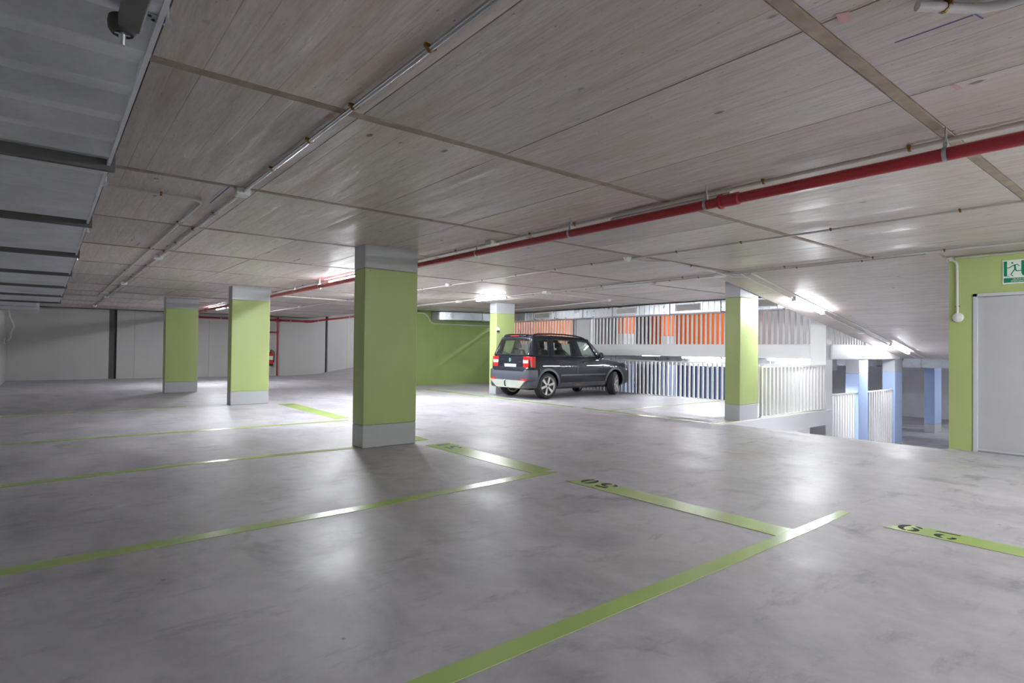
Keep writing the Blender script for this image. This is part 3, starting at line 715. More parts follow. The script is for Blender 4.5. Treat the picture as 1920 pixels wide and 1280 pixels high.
# exit sign
sg = thing('exit_sign', 'green and white emergency exit sign above the grey door', 'sign', (XW-.004, 1.764, 2.132))
SWd, SHt = .32, .296
MB().box((-.004, -SWd, 0), (.004, 0, SHt)).build('plate', 'sign_white', sg)
def S(px, py): return ((px-775)*.0004, SHt-(py-370)*.000524)
def sq(b, pts, th=.002):
    n = len(pts); vs = [(-.004, -s, z) for s, z in pts]+[(-.004-th, -s, z) for s, z in pts]
    b.add(vs, [tuple(range(n)), tuple(range(2*n-1, n-1, -1))]+[(i, (i+1) % n, (i+1) % n+n, i+n) for i in range(n)])
def seg(b, p, q, wpx):
    a, c = Vector(S(*p)), Vector(S(*q)); d = (c-a).normalized(); nn = Vector((-d.y, d.x))*wpx*.0002
    sq(b, [a+nn, c+nn, c-nn, a-nn])
b = MB(); sq(b, [S(808, 395), S(886, 395), S(886, 752), S(808, 752)]); b.build('door_post_mark', 'sign_green', sg)
b = MB(); sq(b, [S(1225, 395), S(1545, 395), S(1545, 752), S(1260, 752), S(1228, 690), S(1225, 640)]); b.build('green_field', 'sign_green', sg)
b = MB(); sq(b, [S(808, 795), S(1545, 795), S(1545, 902), S(808, 902)]); b.build('text_band', 'sign_green', sg)
b = MB()
sq(b, [(S(1012, 440)[0]+.0105*math.cos(a*.5236), S(1012, 440)[1]+.0105*math.sin(a*.5236)) for a in range(12)])
sq(b, [S(1045, 485), S(1090, 480), S(1105, 590), S(1060, 600)])
for p, q, wd in (((1058, 490), (985, 525), 24), ((985, 525), (945, 552), 22), ((948, 550), (886, 553), 20), ((1070, 486), (1135, 482), 22), ((1135, 482), (1178, 525), 20),
                 ((1075, 585), (1035, 640), 30), ((1035, 640), (975, 712), 26), ((1085, 585), (1112, 640), 30), ((1105, 636), (1225, 632), 24), ((985, 725), (1030, 752), 22), ((886, 748), (940, 756), 12)): seg(b, p, q, wd)
b.build('running_figure', 'sign_green', sg)
def text(body, size, parent, loc, rot, mat, name='lettering', ext=.0006):
    cu = bpy.data.curves.new('t', 'FONT'); cu.body = body; cu.size = size; cu.align_x = 'CENTER'; cu.align_y = 'CENTER'; cu.extrude = ext; cu.resolution_u = 2
    tmp = bpy.data.objects.new('t', cu); COL.objects.link(tmp); dg = bpy.context.evaluated_depsgraph_get()
    me = bpy.data.meshes.new_from_object(tmp.evaluated_get(dg)); bpy.data.objects.remove(tmp)
    o = bpy.data.objects.new(name, me); COL.objects.link(o); o.parent = parent; o.location = loc; o.rotation_euler = rot
    me.materials.clear(); me.materials.append(M[mat]); return o
RS = (math.pi/2, 0, -math.pi/2)
cz = lambda py: SHt-(py-370)*.000524
text('SALIDA DE', .026, sg, (-.0068, -SWd/2, cz(825)), RS, 'sign_white'); text('EMERGENCIA', .026, sg, (-.0068, -SWd/2, cz(873)), RS, 'sign_white')

# ------------------------------------------------------------ left ventilation duct (overhead, seen from below)
td = thing('ventilation_duct', 'big corrugated galvanised air duct overhead along the left wall', 'duct', (0, 0, 2.15))
DXL, DXR, DTOP = -.86, .235, .34
fl = [-4.6, -2.6, -.35, 1.55, 3.43, 5.17, 7.06, 9.05, 11.1, 13.2, 15.3]
def duct_section(x0, x1, y0, y1):
    # bottom folded into shallow trapezoid beads across the duct
    p = 0.29; n = max(2, round((y1-y0)/p)); p = (y1-y0)/n; prof = []
    for i in range(n):
        a = y0+i*p
        prof += [(a, 0), (a+.04*p, -.002), (a+.48*p, -.026), (a+.52*p, -.026), (a+.96*p, -.002)]
    prof.append((y1, 0)); k = len(prof); vs = []
    for y, z in prof: vs += [(x0, y, z), (x1, y, z), (x0, y, DTOP), (x1, y, DTOP)]
    fs = []
    for i in range(k-1):
        a = 4*i; c = a+4
        fs += [(a, a+1, c+1, c), (a+2, c+2, c+3, a+3), (a, c, c+2, a+2), (a+1, a+3, c+3, c+1)]
    fs += [(0, 2, 3, 1), (4*k-4, 4*k-3, 4*k-1, 4*k-2)]
    return MB().add(vs, fs)
def flange(x0, x1, y, h=DTOP):
    b = MB(); e = .020
    for s in (-.012, .012):
        b.box((x0-e, y+s-.005, -.052), (x1+e, y+s+.005, 0.0)); b.box((x0-e, y+s-.005, h), (x1+e, y+s+.005, h+e))
        b.box((x0-e, y+s-.005, 0), (x0, y+s+.005, h)); b.box((x1, y+s-.005, 0), (x1+e, y+s+.005, h))
    return b
for a, c in zip(fl[:-1], fl[1:]):
    duct_section(DXL, DXR-.014, a+.016, c-.016).build('duct_section', 'galvanised_dull', td)
    MB().box((DXR-.014, a+.016, -.029), (DXR, c-.016, DTOP)).build('duct_side', 'galvanised_dull', td)
for y in fl: flange(DXL, DXR, y).build('duct_flange', 'slot_grey', td)
duct_section(DXL, -.135, 15.33, 17.3).build('duct_section', 'galvanised_dull', td); duct_section(DXL, -.135, 17.33, 19.4).build('duct_section', 'galvanised_dull', td)
for y in (17.31, 19.42): flange(DXL, -.135, y).build('duct_flange', 'zinc', td)
for y in (1.82, 3.85, 5.6, 7.5, 9.4, 11.5, 13.6):
    b = MB(); b.box((DXR-.045, y-.02, -.016), (DXR+.006, y+.02, -.011)); b.box((DXR, y-.02, -.016), (DXR+.005, y+.02, .04)); b.build('bracket', 'zinc', td)
    b = MB(); b.cyl((DXR+.012, y, -.02), (DXR+.012, y, H-2.15), .005, 8); b.cyl((DXR+.012, y, -.024), (DXR+.012, y, -.008), .012, 6); b.build('hanger_rod', 'zinc', td)
for dx, dy in ((-.030, -.008), (-.020, .010)): MB().cyl((DXR+dx, 1.82+dy, -.018), (DXR+dx, 1.82+dy, -.0155), .0045, 8).build('screw', 'black_plastic', td)
# motor of the damper
ta = thing('damper_motor', 'dark round damper motor with shaft under the big duct', 'actuator', (.158, 1.84, 2.128)); ta.scale = (.72, .72, .72)
MB().box((-.03, -.30, -.05), (.045, .02, 0)).build('motor_box', 'slot_grey', ta, bevel=.008)
MB().lathe([(.045, 0), (.048, -.02), (.046, -.045), (.036, -.06), (.03, -.06), (.026, -.045)], 24, 'z', (-.012, .03, 0)).build('dome', 'black_plastic', ta, smooth=50)
MB().cyl((-.012, .03, -.04), (-.012, .035, -.10), .012, 12).build('shaft', 'zinc', ta, smooth=40)
MB().cbox((-.012, .03, -.055), (.05, .012, .012)).build('shaft_clamp', 'zinc', ta)

# ------------------------------------------------------------ silver duct along the railing
te = thing('railing_duct', 'shiny rectangular silver duct above the railing behind the car', 'duct', (0, 0, 0))
RZ0, RZ1, RXa, RXb = 2.25, 2.515, 12.96, 13.36
def silver(y0, y1, x0=RXa, x1=RXb):
    n = max(1, round((y1-y0)/.17)); b = MB(); p = (y1-y0)/n; prof = []
    for i in range(n):
        a = y0+i*p; prof += [(a, 0), (a+.90*p, 0.0), (a+.95*p, -.007)]
    prof.append((y1, 0)); k = len(prof); vs = []
    for y, dx in prof: vs += [(x0+dx, y, RZ0), (x1, y, RZ0), (x1, y, RZ1), (x0+dx, y, RZ1)]
    fs = [(4*i+j, 4*i+(j+1) % 4, 4*i+4+(j+1) % 4, 4*i+4+j) for i in range(k-1) for j in range(4)]+[(0, 1, 2, 3), (4*k-1, 4*k-2, 4*k-3, 4*k-4)]
    return b.add(vs, fs)
SY = [5.9, 7.85, 9.35, 11.35, 12.55, 13.75, 14.95, 15.3]
for a, c in zip(SY[:-1], SY[1:]): silver(a+.012, c-.012).build('duct_section', 'galvanised', te)
for y in SY:
    b = MB(); e = .022; b.box((RXa-e, y-.011, RZ0-e), (RXa, y+.011, RZ1+.01)); b.box((RXa, y-.011, RZ0-e), (RXb+e, y+.011, RZ0)); b.build('duct_flange', 'zinc', te)
def grille(y0, y1):
    z0, z1 = RZ0+.045, RZ1-.035; b = MB(); f = .018; x = RXa-.012
    b.box((x, y0, z0), (RXa-.004, y1, z0+f)); b.box((x, y0, z1-f), (RXa-.004, y1, z1)); b.box((x, y0, z0+f), (RXa-.004, y0+f, z1-f)); b.box((x, y1-f, z0+f), (RXa-.004, y1, z1-f))
    g = b.build('grille', 'white_plastic', te)
    MB().box((RXa-.0075, y0+f, z0+f), (RXa-.0065, y1-f, z1-f)).build('grille_back', 'dark_recess', g)
    n = 9; f0 = None
    for i in range(n):
        z = z0+f+(i+.5)*(z1-z0-2*f)/n
        bb = MB().hexa([(x+.001, y0+f, z-.008), (x+.005, y0+f, z-.008), (x+.005, y1-f, z-.008), (x+.001, y1-f, z-.008), (x-.001, y0+f, z+.006), (x+.003, y0+f, z+.006), (x+.003, y1-f, z+.006), (x-.001, y1-f, z+.006)])
        bb.build('louvre_slat', 'housing', g)
for a, c in ((14.05, 14.8), (10.45, 11.2), (8.4, 9.15), (6.45, 7.3)): grille(a, c)
# elbow and run along the green wall
MB().prism_xy([(10.42, 17.36), (10.42, 17.22), (10.6, 17.0), (10.9, 16.83), (11.25, 16.72), (11.65, 16.65), (12.05, 16.58), (12.4, 16.44), (12.7, 16.2), (12.88, 15.85), (12.96, 15.32), (13.36, 15.32), (13.36, 17.36)], RZ0, RZ1).build('curved_section', 'galvanised', te, smooth=40)
for x, y in ((12.05, 16.58), (12.62, 16.28)):
    MB().box((x-.012, y-.022, RZ0-.02), (x+.012, 17.36, RZ1+.008)).build('duct_flange', 'zinc', te)
# ducts of the lower half level
def lowduct(label, x0, x1, y0, y1, z0, z1, fls, grs=()):
    t = thing('lower_duct', label, 'duct', (0, 0, 0))
    ys = [y0]+list(fls)+[y1]
    for a, c in zip(ys[:-1], ys[1:]): MB().box((x0, a+.01, z0), (x1, c-.01, z1)).build('duct_section', 'galvanised', t)
    for y in ys: MB().box((x0-.02, y-.01, z0-.02), (x1+.02, y+.01, z1+.01)).build('duct_flange', 'zinc', t)
    for a, c in grs:
        g = MB().box((x0-.012, a, z0+.04), (x0-.002, c, z1-.03)).build('grille', 'housing', t)
        for i in range(5):
            z = z0+.06+i*(z1-z0-.12)/4; MB().box((x0-.02, a+.03, z-.004), (x0-.012, c-.03, z+.004)).build('louvre_slat', 'slot_grey', g)
lowduct('silver duct just under the slab edge behind the lower railing', 14.35, 14.8, 5.9, 17.2, .84, 1.09, (7.3, 9, 10.7, 12.4, 14.1, 15.8))
lowduct('silver duct deep in the lower level seen beyond the ramp', 22.0, 22.5, 3.0, 11.5, .80, 1.09, (4.6, 6.2, 7.8, 9.4), ((6.75, 7.5),))

# ------------------------------------------------------------ fire extinguishers, small wall things
def extinguisher(label, x, y, zb, s=1.0, face=(0, -1)):
    t = thing('fire_extinguisher', label, 'fire extinguisher', (x, y, zb), math.atan2(face[1], face[0])+math.pi/2, 'red fire extinguishers'); t.scale = (s, s, s)
    MB().lathe([(.066, 0), (.072, .01), (.075, .06)], 20).build('foot', 'black_plastic', t, smooth=40)
    MB().lathe([(.075, .06), (.075, .40), (.068, .45), (.045, .485), (.024, .50)], 20).build('cylinder', 'red_paint', t, smooth=40)
    b = MB(); b.cyl((0, 0, .5), (0, 0, .54), .022, 12); b.hexa([(-.02, -.09, .55), (.02, -.09, .55), (.02, .05, .535), (-.02, .05, .535), (-.02, -.09, .565), (.02, -.09, .565), (.02, .05, .555), (-.02, .05, .555)]); b.build('valve', 'black_plastic', t)
    MB().cyl((0, -.02, .525), (0, -.045, .525), .02, 14).build('gauge', 'brass', t)
    MB().tube([(.02, 0, .52), (.07, -.02, .52), (.10, -.03, .46), (.098, -.05, .3), (.085, -.05, .16), (.08, -.045, .12)], [.011, .011, .011, .011, .014, .018], 8).build('hose', 'black_plastic', t, smooth=50)
    MB().lathe([(.0755, .20), (.0762, .20), (.0762, .34), (.0755, .34)], 20).build('label_band', 'white_plastic', t, smooth=40)
    MB().box((-.02, .07, .3), (.02, .115, .42)).build('wall_hook', 'zinc', t)
    return t
extinguisher('red fire extinguisher hung on the far wall by the red riser', 7.60, 25.88, .44, 1.22)
extinguisher('small red extinguisher on the upper level back wall', 28.48, 23.1, 2.35, 1.0, (-1, 0))
extinguisher('small red extinguisher low down on the lower level wall', 28.48, 23.1, -1.0, 1.0, (-1, 0))
hr = thing('hose_reel', 'round red hose reel low down beside the lower extinguisher', 'hose reel', (28.45, 23.55, -.75))
MB().lathe([(.25, -.1), (.27, -.1), (.27, -.08), (.12, -.08), (.12, -.02), (.27, -.02), (.27, 0), (.25, 0)], 24, 'x').build('drum', 'red_paint', hr, smooth=40)
MB().lathe([(.13, -.075), (.23, -.075), (.23, -.025), (.13, -.025)], 24, 'x').build('hose', 'black_plastic', hr, smooth=40)
td1 = thing('dome_camera', 'white dome camera on the corner of the pale green column', 'camera', (9.76, 12.72, 1.80))
MB().lathe([(.055, 0), (.058, -.02), (.05, -.05)], 20, 'y').build('housing', 'white_plastic', td1, smooth=50)
MB().lathe([(.042, .0), (.04, -.03), (.02, -.045)], 20, 'z', (0, -.045, -.03)).build('dome', 'black_plastic', td1, smooth=50)
sw = thing('wall_switch', 'small white switch box on the left end wall', 'switch', (-1.0, 24.3, 1.33))
MB().box((0, -.14, -.1), (.05, .14, .12)).build('box', 'white_plastic', sw, bevel=.006)
MB().box((.05, -.06, -.05), (.056, .03, .06)).build('button', 'black_plastic', sw)
cb = thing('wall_cable', 'pale bunched cable hanging beside the far left corner', 'cable', (-.95, 25.5, 2.4))
MB().tube([(0, 0, 0), (.04, 0, -.25), (.12, 0, -.45), (.14, 0, -.6), (.08, 0, -.75), (.06, 0, -.95), (.0, 0, -1.05)], .035, 8).build('cable', 'pvc_white', cb, smooth=60)
# ------------------------------------------------------------ the car
def mk_car_mats():
    t = NT('car_paint'); b = t.bsdf(Metallic=0.0, Roughness=0.5); b.inputs['Specular IOR Level'].default_value = 0.12
    b.inputs['Coat Weight'].default_value = 0.6; b.inputs['Coat Roughness'].default_value = 0.02
    n = t.noise(t.pos(), 3, 3); t.l(t.ramp(n, [(0.3, srgb(27, 29, 38)), (0.7, srgb(32, 34, 43))]), b.inputs['Base Color']); M['car_paint'] = t.m
    t = NT('lamp_red'); b = t.bsdf(Roughness=0.12); b.inputs['Coat Weight'].default_value = 1.0
    t.l(t.ramp(t.noise(t.pos(), 30, 2), [(0.3, srgb(190, 22, 24)), (0.7, srgb(226, 44, 40))]), b.inputs['Base Color']); M['lamp_red'] = t.m
    t = NT('dirty_plastic'); b = t.bsdf(Roughness=0.55)
    t.l(t.ramp(t.noise(t.pos((1, 1, 2)), 3, 5), [(0.45, srgb(70, 72, 80)), (0.75, srgb(122, 110, 92))]), b.inputs['Base Color']); M['dirty_plastic'] = t.m
mk_car_mats()
plain('bumper_grey', srgb(78, 81, 92), 0.38, var=0.04)
plain('silver_trim', srgb(190, 194, 186), 0.4, 0.1, var=0.06)
plain('alloy', srgb(206, 204, 200), 0.28, 0.55, var=0.05)
plain('chrome', srgb(224, 226, 230), 0.08, 1.0, var=0.01)
plain('plate_white', srgb(240, 242, 244), 0.3, var=0.01)
plain('plate_blue', srgb(40, 70, 150), 0.4)
plain('badge_green', srgb(52, 150, 128), 0.25, var=0.08)
plain('seat_cloth', srgb(58, 58, 62), 0.85)
plain('lining', srgb(176, 178, 176), 0.8)
plain('lens_white', srgb(236, 236, 236), 0.1, coat=1.0, var=0.02)
plain('rust_brown', srgb(140, 104, 70), 0.6, 0.3, var=0.2)
car = thing('car', 'dark blue-grey compact SUV parked beside the pale green column', 'car', (9.19, 11.71, 0))
CW = 0.872
LC = 4.20; WR, WF, WZ, AR = .79, 3.37, .33, .385
# lower body loft: station x, width factor, bottom z, top z
ST = [(0.0, .80, .40, .70), (.02, .875, .34, .755), (.06, .925, .31, .785), (.085, .935, .30, .80), (.10, .94, .30, 1.075), (.16, .968, .29, 1.09), (.30, .99, .27, 1.095), (.6, 1.0, .25, 1.09), (1.0, 1.0, .24, 1.08), (1.5, 1.0, .24, 1.065),
      (2.0, 1.0, .24, 1.05), (2.5, .998, .24, 1.035), (2.85, .99, .24, 1.03), (3.0, .985, .24, 1.0), (3.2, .98, .24, .975), (3.5, .965, .25, .945), (3.75, .935, .26, .905), (3.92, .895, .27, .86), (4.04, .84, .28, .80), (4.12, .78, .29, .74), (4.17, .71, .32, .67), (4.2, .62, .38, .60)]
def sect(wf, zb, zt):
    w = CW*wf; hgt = zt-zb
    p = [(0, zb), (.80*w, zb), (.925*w, zb+.07*hgt), (.975*w, zb+.22*hgt), (.995*w, zb+.42*hgt), (1.0*w, zb+.58*hgt), (.995*w, zb+.72*hgt), (.985*w, zb+.86*hgt), (.962*w, zb+.955*hgt), (.925*w, zt), (.6*w, zt+.012), (0, zt+.018)]
    return p
vs = []; K = 22
for x, wf, zb, zt in ST:
    half = sect(wf, zb, zt)
    ring = [(-y, z) for y, z in half]+[(y, z) for y, z in reversed(half[1:-1])]
    K = len(ring); vs += [(x, y, z) for y, z in ring]
fs = [(i*K+j, i*K+(j+1) % K, (i+1)*K+(j+1) % K, (i+1)*K+j) for i in range(len(ST)-1) for j in range(K)]
fs += [tuple(range(K-1, -1, -1)), tuple(range((len(ST)-1)*K, len(ST)*K))]
body = MB().add(vs, fs).build('body', 'car_paint', car)
cut = MB()
for wx in (WR, WF):
    cut.lathe([(AR, -1.2), (AR, -.52)], 40, 'y', (wx, 0, WZ+.015)); cut.lathe([(AR, .52), (AR, 1.2)], 40, 'y', (wx, 0, WZ+.015))
cuto = cut.build('cutter', 'black_plastic', car)
bo_ = body.modifiers.new('arches', 'BOOLEAN'); bo_.object = cuto; bo_.operation = 'DIFFERENCE'; bo_.solver = 'EXACT'
bpy.context.view_layer.update(); dg = bpy.context.evaluated_depsgraph_get(); me = bpy.data.meshes.new_from_object(body.evaluated_get(dg)); body.modifiers.clear(); body.data = me; me.name = 'body'
bpy.data.objects.remove(cuto)
me.materials.clear(); me.materials.append(M['car_paint']); me.shade_smooth(); me.set_sharp_from_angle(angle=math.radians(28))
# wheel-arch linings and flares
def side_y(x, z):
    for (a, b) in zip(ST[:-1], ST[1:]):
        if a[0] <= x <= b[0]:
            t_ = (x-a[0])/(b[0]-a[0]); wf, zb, zt = [a[i]+(b[i]-a[i])*t_ for i in (1, 2, 3)]
            s = sect(wf, zb, zt)
            for (y0, z0), (y1, z1) in zip(s[1:-1], s[2:]):
                if z0 <= z <= z1: return y0+(y1-y0)*(z-z0)/max(1e-6, z1-z0)
            return s[1][0]
    return CW*.9
def surf_strip(xa, xb, zf0, zf1, side, off0=.004, off1=.012, n=24):
    """panel lying on the body side between two z functions"""
    b = MB(); vs = []
    for i in range(n+1):
        x = xa+(xb-xa)*i/n; z0, z1 = zf0(x), zf1(x)
        for z in (z0, z0+(z1-z0)*.33, z0+(z1-z0)*.66, z1): vs.append((x, side*(side_y(x, z)+off1), z))
        for z in (z0, z1): vs.append((x, side*(side_y(x, z)-.02), z))
    fs = []
    for i in range(n):
        a = 6*i; c = a+6
        fs += [(a, c, c+1, a+1), (a+1, c+1, c+2, a+2), (a+2, c+2, c+3, a+3), (a+4, a, c, c+4) if False else (a+4, c+4, c, a), (a+3, c+3, c+5, a+5)]
    fs += [(0, 1, 2, 3, 5, 4), (6*n+4, 6*n+5, 6*n+3, 6*n+2, 6*n+1, 6*n)]
    return b.add(vs, fs)
for wx, nm in ((WR, 'rear'), (WF, 'front')):
    for sd in (-1, 1):
        b = MB(); vs = []; n = 22
        for i in range(n+1):
            a = math.radians(-12+204*i/n); c_, s_ = math.cos(a), math.sin(a)
            for r, o in ((AR-.012, -.02), (AR-.012, .014), (AR+.045, .008), (AR+.05, -.01)):
                x, z = wx+r*c_, WZ+.015+r*s_
                vs.append((x, sd*(side_y(x, max(.28, z))+o), z))
        fs = [(4*i+j, 4*i+4+j, 4*i+4+(j+1) % 4, 4*i+(j+1) % 4) for i in range(n) for j in range(4)]+[(0, 1, 2, 3), (4*n+3, 4*n+2, 4*n+1, 4*n)]
        b.add(vs, fs).build('wheel_arch_trim', 'bumper_grey', car, smooth=40)
for sd in (-1, 1):
    surf_strip(WR+AR+.02, WF-AR-.02, lambda x: .245, lambda x: .40, sd, off1=.012).build('sill_cladding', 'dirty_plastic', car, smooth=40)
    surf_strip(WR+AR+.06, WF-AR-.05, lambda x: .575, lambda x: .612, sd, off1=.010, n=8).build('side_moulding', 'bumper_grey', car, smooth=40)
    for xs_, z0, z1 in (((1.80, 1.86), .42, 1.03), ((2.80, 2.84), .42, 1.0)):   # door gaps
        b = MB(); vs = []
        n = 8
        for i in range(n+1):
            z = z0+(z1-z0)*i/n; x = xs_[0]+(xs_[1]-xs_[0])*i/n; y = side_y(x, z)
            vs += [(x-.004, sd*(y+.0025), z), (x+.004, sd*(y+.0025), z), (x+.004, sd*(y-.01), z), (x-.004, sd*(y-.01), z)]
        fs = [(4*i+j, 4*i+4+j, 4*i+4+(j+1) % 4, 4*i+(j+1) % 4) for i in range(n) for j in range(4)]+[(0, 1, 2, 3), (4*n+3, 4*n+2, 4*n+1, 4*n)]
        b.add(vs, fs).build('door_gap', 'black_plastic', car)
    for hx_ in (1.20, 2.14):
        y = side_y(hx_, .93)*sd
        b = MB(); b.tube([(hx_-.09, y, .93), (hx_-.085, y+sd*.035, .932), (hx_+.085, y+sd*.035, .938), (hx_+.09, y, .938)], .013, 8); b.build('door_handle', 'car_paint', car, smooth=50)
        MB().cbox((hx_, y+sd*.003, .925), (.12, .006, .05)).build('handle_recess', 'black_plastic', car)
# rear bumper (bare grey plastic), skid plate, reflectors
def rear_band(zfun0, zfun1, off, mat, name, xlim=.36, n=30):
    b = MB(); vs = []
    # path around the tail: from right side to left side
    pts = []
    W = CW
    for i in range(n+1):
        t_ = -1+2*i/n; a = abs(t_)
        if a < .70: y = t_/.70*W*.84; x = -.012-.035*math.cos(y/W*1.4)+.035
        else:
            q = (a-.70)/.30; ang = q*math.pi/2
            if q < .6: an = q/.6*math.pi/2; y = W*(.84+.16*math.sin(an)); x = .02+.13*(1-math.cos(an))
            else: y = W*1.0; x = .15+(q-.6)/.4*(xlim-.15)
            y = math.copysign(y, t_)
        pts.append((x, y))
    for i, (x, y) in enumerate(pts):
        a = abs(-1+2*i/n); z0, z1 = zfun0(a), zfun1(a)
        p0 = pts[max(0, i-1)]; p1 = pts[min(n, i+1)]; nn = Vector((-(p1[1]-p0[1]), p1[0]-p0[0])).normalized()
        if nn.x > 0 and abs(y) < .5: nn = -nn
        if abs(y) > .5 and nn.y*y < 0: nn = -nn
        q = Vector((x, y)); o_ = q+nn*off
        zm = (z0+z1)/2
        o2 = q+nn*(off+.014)
        ins = q-nn*.06
        vs += [(o_.x, o_.y, z0), (o2.x, o2.y, z0+(z1-z0)*.3), (o2.x, o2.y, z0+(z1-z0)*.75), (o_.x, o_.y, z1), (ins.x, ins.y, z1), (ins.x, ins.y, z0)]
    m_ = 6; fs = [(m_*i+j, m_*(i+1)+j, m_*(i+1)+(j+1) % m_, m_*i+(j+1) % m_) for i in range(n) for j in range(m_)]+[tuple(range(m_)), tuple(range(m_*(n+1)-1, m_*n-1, -1))]
    return b.add(vs, fs).build(name, mat, car, smooth=40)
rear_band(lambda a: .47, lambda a: .735 if a > .62 else .70, .012, 'bumper_grey', 'rear_bumper')
rear_band(lambda a: .27+.05*max(0, a-.6), lambda a: .475, -.012, 'dirty_plastic', 'bumper_lower')
b = MB(); vs = []
pf = [(-.76, .468), (.76, .468), (.50, .275), (-.50, .275)]
b.add([(-.055, y, z) for y, z in pf[:2]]+[(-.015, y, z) for y, z in pf[2:]]+[(.06, y, z) for y, z in pf], [(0, 1, 2, 3), (7, 6, 5, 4), (0, 4, 5, 1), (1, 5, 6, 2), (2, 6, 7, 3), (3, 7, 4, 0)])
b.build('skid_plate', 'silver_trim', car)
for sd in (-1, 1):
    pts = [(-.045, .58), (-.035, .66), (-.015, .735), (.015, .80)]; vs = []
    for x, y in pts: vs += [(x, sd*y, .475), (x-.004, sd*(y+.004), .515), (x+.03, sd*(y-.02), .515), (x+.03, sd*(y-.02), .475)]
    MB().add(vs, [(4*i+j, 4*i+4+j, 4*i+4+(j+1) % 4, 4*i+(j+1) % 4) for i in range(3) for j in range(4)]+[(0, 1, 2, 3), (15, 14, 13, 12)]).build('rear_reflector', 'lamp_red', car)
# tailgate lower panel with plate, badge, lamps
TX = .088
b = MB(); b.hexa([(TX, -.66, .74), (TX+.08, -.66, .74), (TX+.08, .66, .74), (TX, .66, .74), (TX+.012, -.60, 1.07), (TX+.09, -.60, 1.07), (TX+.09, .60, 1.07), (TX+.012, .60, 1.07)]); b.build('tailgate', 'car_paint', car, bevel=.012)
b = MB(); b.hexa([(TX-.006, -.30, .755), (TX+.02, -.30, .755), (TX+.02, .30, .755), (TX-.006, .30, .755), (TX-.002, -.30, .90), (TX+.03, -.30, .90), (TX+.03, .30, .90), (TX-.002, .30, .90)]); b.build('plate_recess', 'black_plastic', car)
pl = MB().box((TX-.018, -.262, .768), (TX-.008, .262, .878)).build('number_plate', 'plate_white', car, bevel=.004)
MB().box((TX-.0195, .222, .772), (TX-.0175, .258, .874)).build('plate_band', 'plate_blue', pl)
MB().box((TX-.02, -.32, .742), (TX-.004, .32, .757)).build('plate_trim', 'chrome', car, bevel=.003)
bd = MB().lathe([(.046, .004), (.054, 0), (.054, -.012), (.046, -.014), (.042, -.009)], 28, 'x', (TX-.002, 0, .985)).build('badge_ring', 'chrome', car, smooth=40)
MB().lathe([(.042, -.009), (.03, -.015), (.0, -.0165)], 28, 'x', (TX-.002, 0, .985)).build('badge_disc', 'badge_green', bd, smooth=50)
b = MB(); b.prism_xz([(0, 0)]*0 or [(TX-.02, .97), (TX-.018, .97), (TX-.018, 1.0), (TX-.02, 1.0)], -.02, .012); 
MB().box((TX-.006, .26, .985), (TX+.006, .40, 1.0)).build('name_script', 'chrome', car); MB().box((TX-.006, -.46, .925), (TX+.006, -.36, .945)).build('model_script', 'chrome', car)
for sd in (-1, 1):
    # C-shaped lamp cluster wrapping the corner
    prof = [(TX-.012, .565), (TX-.012, .65), (TX+.005, .75), (TX+.04, .815), (TX+.10, .845), (TX+.20, .862)]
    def lampstrip(z0, z1, off, prof=prof, inset=.05, cutend=0):
        vs = []; pp = prof[:len(prof)-cutend] if cutend else prof
        for x, y in pp: vs += [(x-off, sd*(y+off*.6), z0), (x-off*.8, sd*(y+off*.6), z1), (x+inset, sd*(y-inset), z1), (x+inset, sd*(y-inset), z0)]
        n = len(pp)-1; fs = [(4*i+j, 4*i+4+j, 4*i+4+(j+1) % 4, 4*i+(j+1) % 4) for i in range(n) for j in range(4)]+[(0, 1, 2, 3), (4*n+3, 4*n+2, 4*n+1, 4*n)]
        return MB().add(vs, fs)
    cl = lampstrip(.80, 1.072, .012).build('tail_lamp', 'lamp_red', car, bevel=.008)
    lampstrip(.905, .985, .018, cutend=3).build('reversing_lens', 'lens_white', cl, bevel=.004)
# tow hook, exhaust
MB().tube([(.02, .08, .47), (-.05, .08, .46), (-.075, .08, .41), (-.06, .08, .33), (.02, .08, .29), (.3, .08, .28)], .016, 8).build('tow_hook', 'black_plastic', car, smooth=60)
MB().lathe([(.012, 0), (.026, .01), (.026, .03), (.012, .04)], 12, 'z', (-.052, .08, .445)).build('tow_ball', 'chrome', car, smooth=60)
MB().tube([(-.01, .40, .268), (.12, .38, .285), (.4, .2, .29)], .032, 12).build('exhaust_pipe', 'rust_brown', car, smooth=50)
MB().tube([(.10, .35, .30), (.12, 0, .27), (.12, -.45, .29)], .02, 8).build('tow_bar', 'rust_brown', car, smooth=50)
MB().box((.35, -.55, .22), (3.9, .55, .28)).build('underbody', 'black_plastic', car)
# ---- greenhouse
BELT = lambda x: 1.095-.022*(x-.1)
def roofz(x): # roof edge height at the side
    return 1.575-.03*((x-1.15)/1.0)**2 if x > 1.15 else 1.575-.035*((1.15-x)/.9)**2
YB, YR = .808, .665
def gs(bx, rx, t_, sd, off=0.0):   # point on the side glass surface
    x = bx+(rx-bx)*t_; z0 = BELT(bx); z1 = roofz(rx); z = z0+(z1-z0)*t_
    y = YB+(YR-YB)*(t_**1.25)
    if bx < .5: y -= (.5-bx)*.10*(1)     # tail narrows
    if bx > 2.5: y -= (bx-2.5)*.10
    return Vector((x, sd*(y+off), z))
VL = [(.13, .34), (.455, .535), (.82, .90), (1.045, 1.065), (1.66, 1.69), (2.06, 1.915), (2.655, 2.335), (2.96, 2.43)]
TL = [0, .06, .86, .95, 1.0]
def cell(i, j, sd, off=0.0):
    return [gs(*VL[i], TL[j], sd, off), gs(*VL[i+1], TL[j], sd, off), gs(*VL[i+1], TL[j+1], sd, off), gs(*VL[i], TL[j+1], sd, off)]
